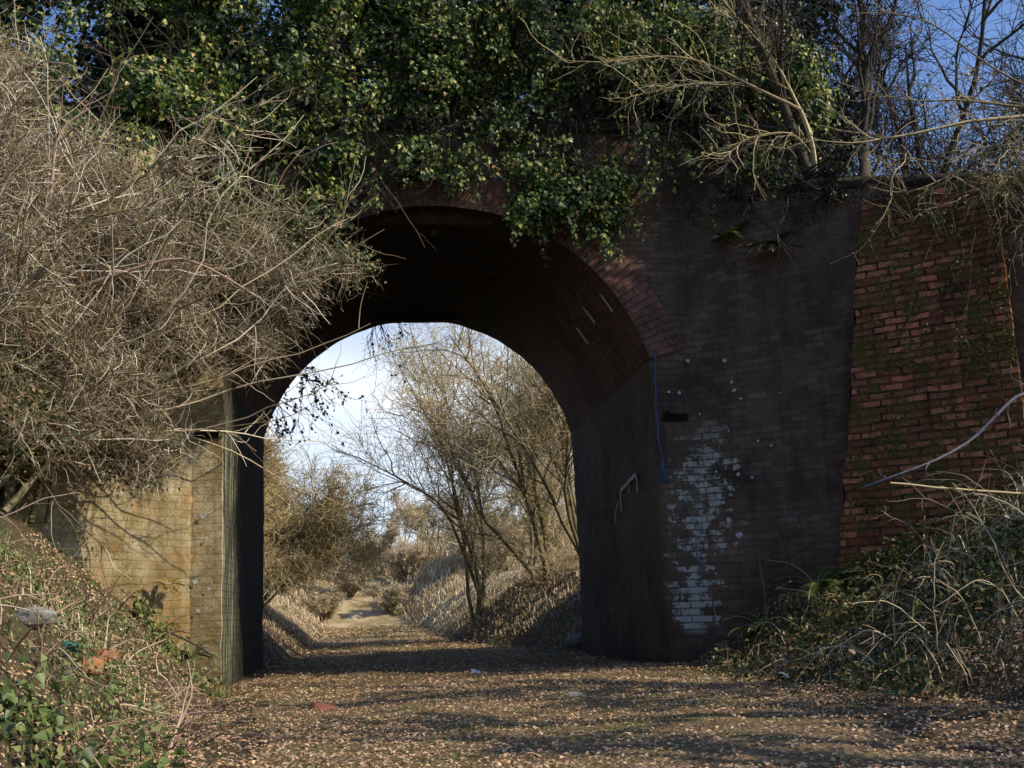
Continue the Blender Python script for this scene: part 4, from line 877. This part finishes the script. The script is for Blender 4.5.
ff = [(-6.2, 31, 2.4, 'pale tan bush left of the far bend'), (-5.0, 43, 2.2, 'pale bush behind the left of the far bend'), (4.2, 35, 2.2, 'pale bush right of the path before the far bend'), (-1.6, 46, 1.8, 'pale bush standing across the end of the path'),
      (1.2, 47, 2.0, 'straw coloured bush behind the end of the path'), (4.4, 44, 2.8, 'taller bush right of the far bend'), (-8.5, 48, 2.6, 'hazy bush farthest left at the bend'), (-3.4, 49.5, 2.4, 'bush high on the straw slope at the bend'), (-2.8, 43.5, 1.5, 'small bush at the left foot of the straw slope'), (.2, 44, 1.4, 'small bush at the foot of the straw slope behind the track'), (-.4, 50, 2.4, 'wide bush in the middle of the straw slope'), (2.8, 51, 3.0, 'highest bush on the straw slope closing the view'), (5.5, 30, 2.8, 'bush behind the right thicket before the bend')]
for i, (x, y, h, lb) in enumerate(ff):
    bush('bare_bush', lb, 'bush', (x, y, tz(x, y)), 12, 530 + i, 'straw', h, .8, 80, 800, 3600, (0, 0, 0), .035, .42, .24, .13, G_FF, tw=(.014, .009), barkm='barkg')
# distant wood
r = np.random.default_rng(60); A = Acc(); n = 700
a = r.uniform(-.9, .9, n); d = r.uniform(85, 130, n); P0 = np.stack([np.sin(a) * d, np.cos(a) * d, terr(np.sin(a) * d, np.cos(a) * d)], 1)
S = grow(P0, np.tile([0, 0, 1.0], (n, 1)), r.uniform(2.5, 6, n), 6, .1, .1, r); A.add(*tubes(S, taper(.12, .03, 6, n), 3)); q, D, _, _ = kids(S, 9000, .2, 1, .8, .2, r)
g = grow(q, D, 1.6 * r.uniform(.5, 1.3, 9000), 4, .2, .05, r); A.add(*tubes(g, taper(.05, .02, 4, 9000), 3))
tag(A.mk('distant_wood', 'twigt'), 'far off bare wood along the horizon', 'wood', kind='stuff')

# trees off the right side in front: they throw the broken shade over the path
G_SH = 'trees above the right bank throwing shade over the path'
for i, (x, y, h, n3, lb) in enumerate([(5.4, -5.3, 4.6, 60, 'stout bare tree above the right bank just outside the right edge'), (5.5, -6.9, 4.4, 60, 'stout bare tree on the right bank second from the bridge'), (6.6, -6.0, 4.2, 40, 'bare tree set back above the right bank'), (5.6, -8.4, 4.6, 60, 'bare tree on the right bank third from the bridge'), (5.3, -10.2, 4.6, 60, 'bare tree on the right bank beside the camera')]):
    bush('bare_tree', lb, 'tree', (x, y, tz(x, y)), 2, 601 + i, 'twigt', h, .12, 10, 45, n3, (0, 0, .1), .19, .42, .22, .12, G_SH, barkm='bark', tw=(.006, .004), leafm='ivy', nleaf=450, leafs=.13)

# ------------------------------------------------------------------ light
SUN = np.array([.68, -.36, .64]); SUN = SUN / np.linalg.norm(SUN)
el = math.asin(SUN[2]); az = math.atan2(SUN[0], SUN[1])
w = bpy.data.worlds.new('World'); sc.world = w; w.use_nodes = True; nt = w.node_tree; nt.nodes.clear()
sky = nt.nodes.new('ShaderNodeTexSky'); sky.sky_type = 'NISHITA'; sky.sun_disc = False; sky.sun_elevation = el; sky.sun_rotation = az
sky.air_density = 1.0; sky.dust_density = 1.2; sky.ozone_density = 2.0
tc = nt.nodes.new('ShaderNodeTexCoord'); mp = nt.nodes.new('ShaderNodeMapping'); mp.inputs['Scale'].default_value = (1, 1, 3.0)
nt.links.new(tc.outputs['Generated'], mp.inputs[0])
nz = nt.nodes.new('ShaderNodeTexNoise'); nz.inputs['Scale'].default_value = 2.6; nz.inputs['Detail'].default_value = 6; nt.links.new(mp.outputs[0], nz.inputs[0])
sep = nt.nodes.new('ShaderNodeSeparateXYZ'); nt.links.new(tc.outputs['Generated'], sep.inputs[0])
# thin cloud and haze low over the horizon
mr = nt.nodes.new('ShaderNodeMapRange'); mr.inputs[1].default_value = .34; mr.inputs[2].default_value = .20; nt.links.new(sep.outputs[2], mr.inputs[0])
mr2 = nt.nodes.new('ShaderNodeMapRange'); mr2.inputs[1].default_value = .36; mr2.inputs[2].default_value = .62; mr2.inputs[3].default_value = .5; nt.links.new(nz.outputs[0], mr2.inputs[0])
mu = nt.nodes.new('ShaderNodeMath'); mu.operation = 'MULTIPLY'; nt.links.new(mr.outputs[0], mu.inputs[0]); nt.links.new(mr2.outputs[0], mu.inputs[1])
my = nt.nodes.new('ShaderNodeMapRange'); my.inputs[1].default_value = .55; my.inputs[2].default_value = .85; nt.links.new(sep.outputs[1], my.inputs[0])
mu2 = nt.nodes.new('ShaderNodeMath'); mu2.operation = 'MULTIPLY'; nt.links.new(mu.outputs[0], mu2.inputs[0]); nt.links.new(my.outputs[0], mu2.inputs[1]); mu = mu2
mx = nt.nodes.new('ShaderNodeMix'); mx.data_type = 'RGBA'; nt.links.new(mu.outputs[0], mx.inputs[0])
sat = nt.nodes.new('ShaderNodeMix'); sat.data_type = 'RGBA'; sat.blend_type = 'MULTIPLY'; sat.inputs[0].default_value = 1; nt.links.new(sky.outputs[0], sat.inputs[6]); sat.inputs[7].default_value = (1.9, 2.2, 2.75, 1)
nt.links.new(sat.outputs[2], mx.inputs[6]); mx.inputs[7].default_value = (15.2, 16.2, 17.4, 1)
bg = nt.nodes.new('ShaderNodeBackground'); bg.inputs[1].default_value = .07; nt.links.new(mx.outputs[2], bg.inputs[0])
wo = nt.nodes.new('ShaderNodeOutputWorld'); nt.links.new(bg.outputs[0], wo.inputs[0])
ld = bpy.data.lights.new('sun', 'SUN'); ld.energy = 5.0; ld.angle = R_(.55); ld.color = (1, .885, .69)
lo = bpy.data.objects.new('sun', ld); C.objects.link(lo)
from mathutils import Vector, Matrix
lo.rotation_euler = Vector(SUN).to_track_quat('Z', 'Y').to_euler()

# ------------------------------------------------------------------ camera
yaw, pit, rol = .1363, .2063, -.0431
cd = bpy.data.cameras.new('camera'); cam = bpy.data.objects.new('camera', cd); C.objects.link(cam); sc.camera = cam
cd.sensor_width = 36; cd.lens = 36 * 1116.26 / 1024; cd.clip_start = .05; cd.clip_end = 2000
d = Vector((math.sin(yaw) * math.cos(pit), math.cos(yaw) * math.cos(pit), math.sin(pit)))
r0 = Vector((math.cos(yaw), -math.sin(yaw), 0)); u0 = r0.cross(d)
rr = math.cos(rol) * r0 + math.sin(rol) * u0; uu = -math.sin(rol) * r0 + math.cos(rol) * u0
m3 = Matrix((rr, uu, -d)).transposed()
cam.matrix_world = Matrix.Translation((-.8933, -12.2603, .5881)) @ m3.to_4x4()
for o in list(sc.objects):
    if '_w' in o: del o['_w']
sc.view_settings.view_transform = 'Standard'; sc.view_settings.look = 'None'; sc.view_settings.exposure = 0
sc.render.engine = 'CYCLES'; cy = sc.cycles
cy.use_denoising = True; cy.max_bounces = 6; cy.diffuse_bounces = 3; cy.glossy_bounces = 2; cy.transmission_bounces = 3; cy.transparent_max_bounces = 4
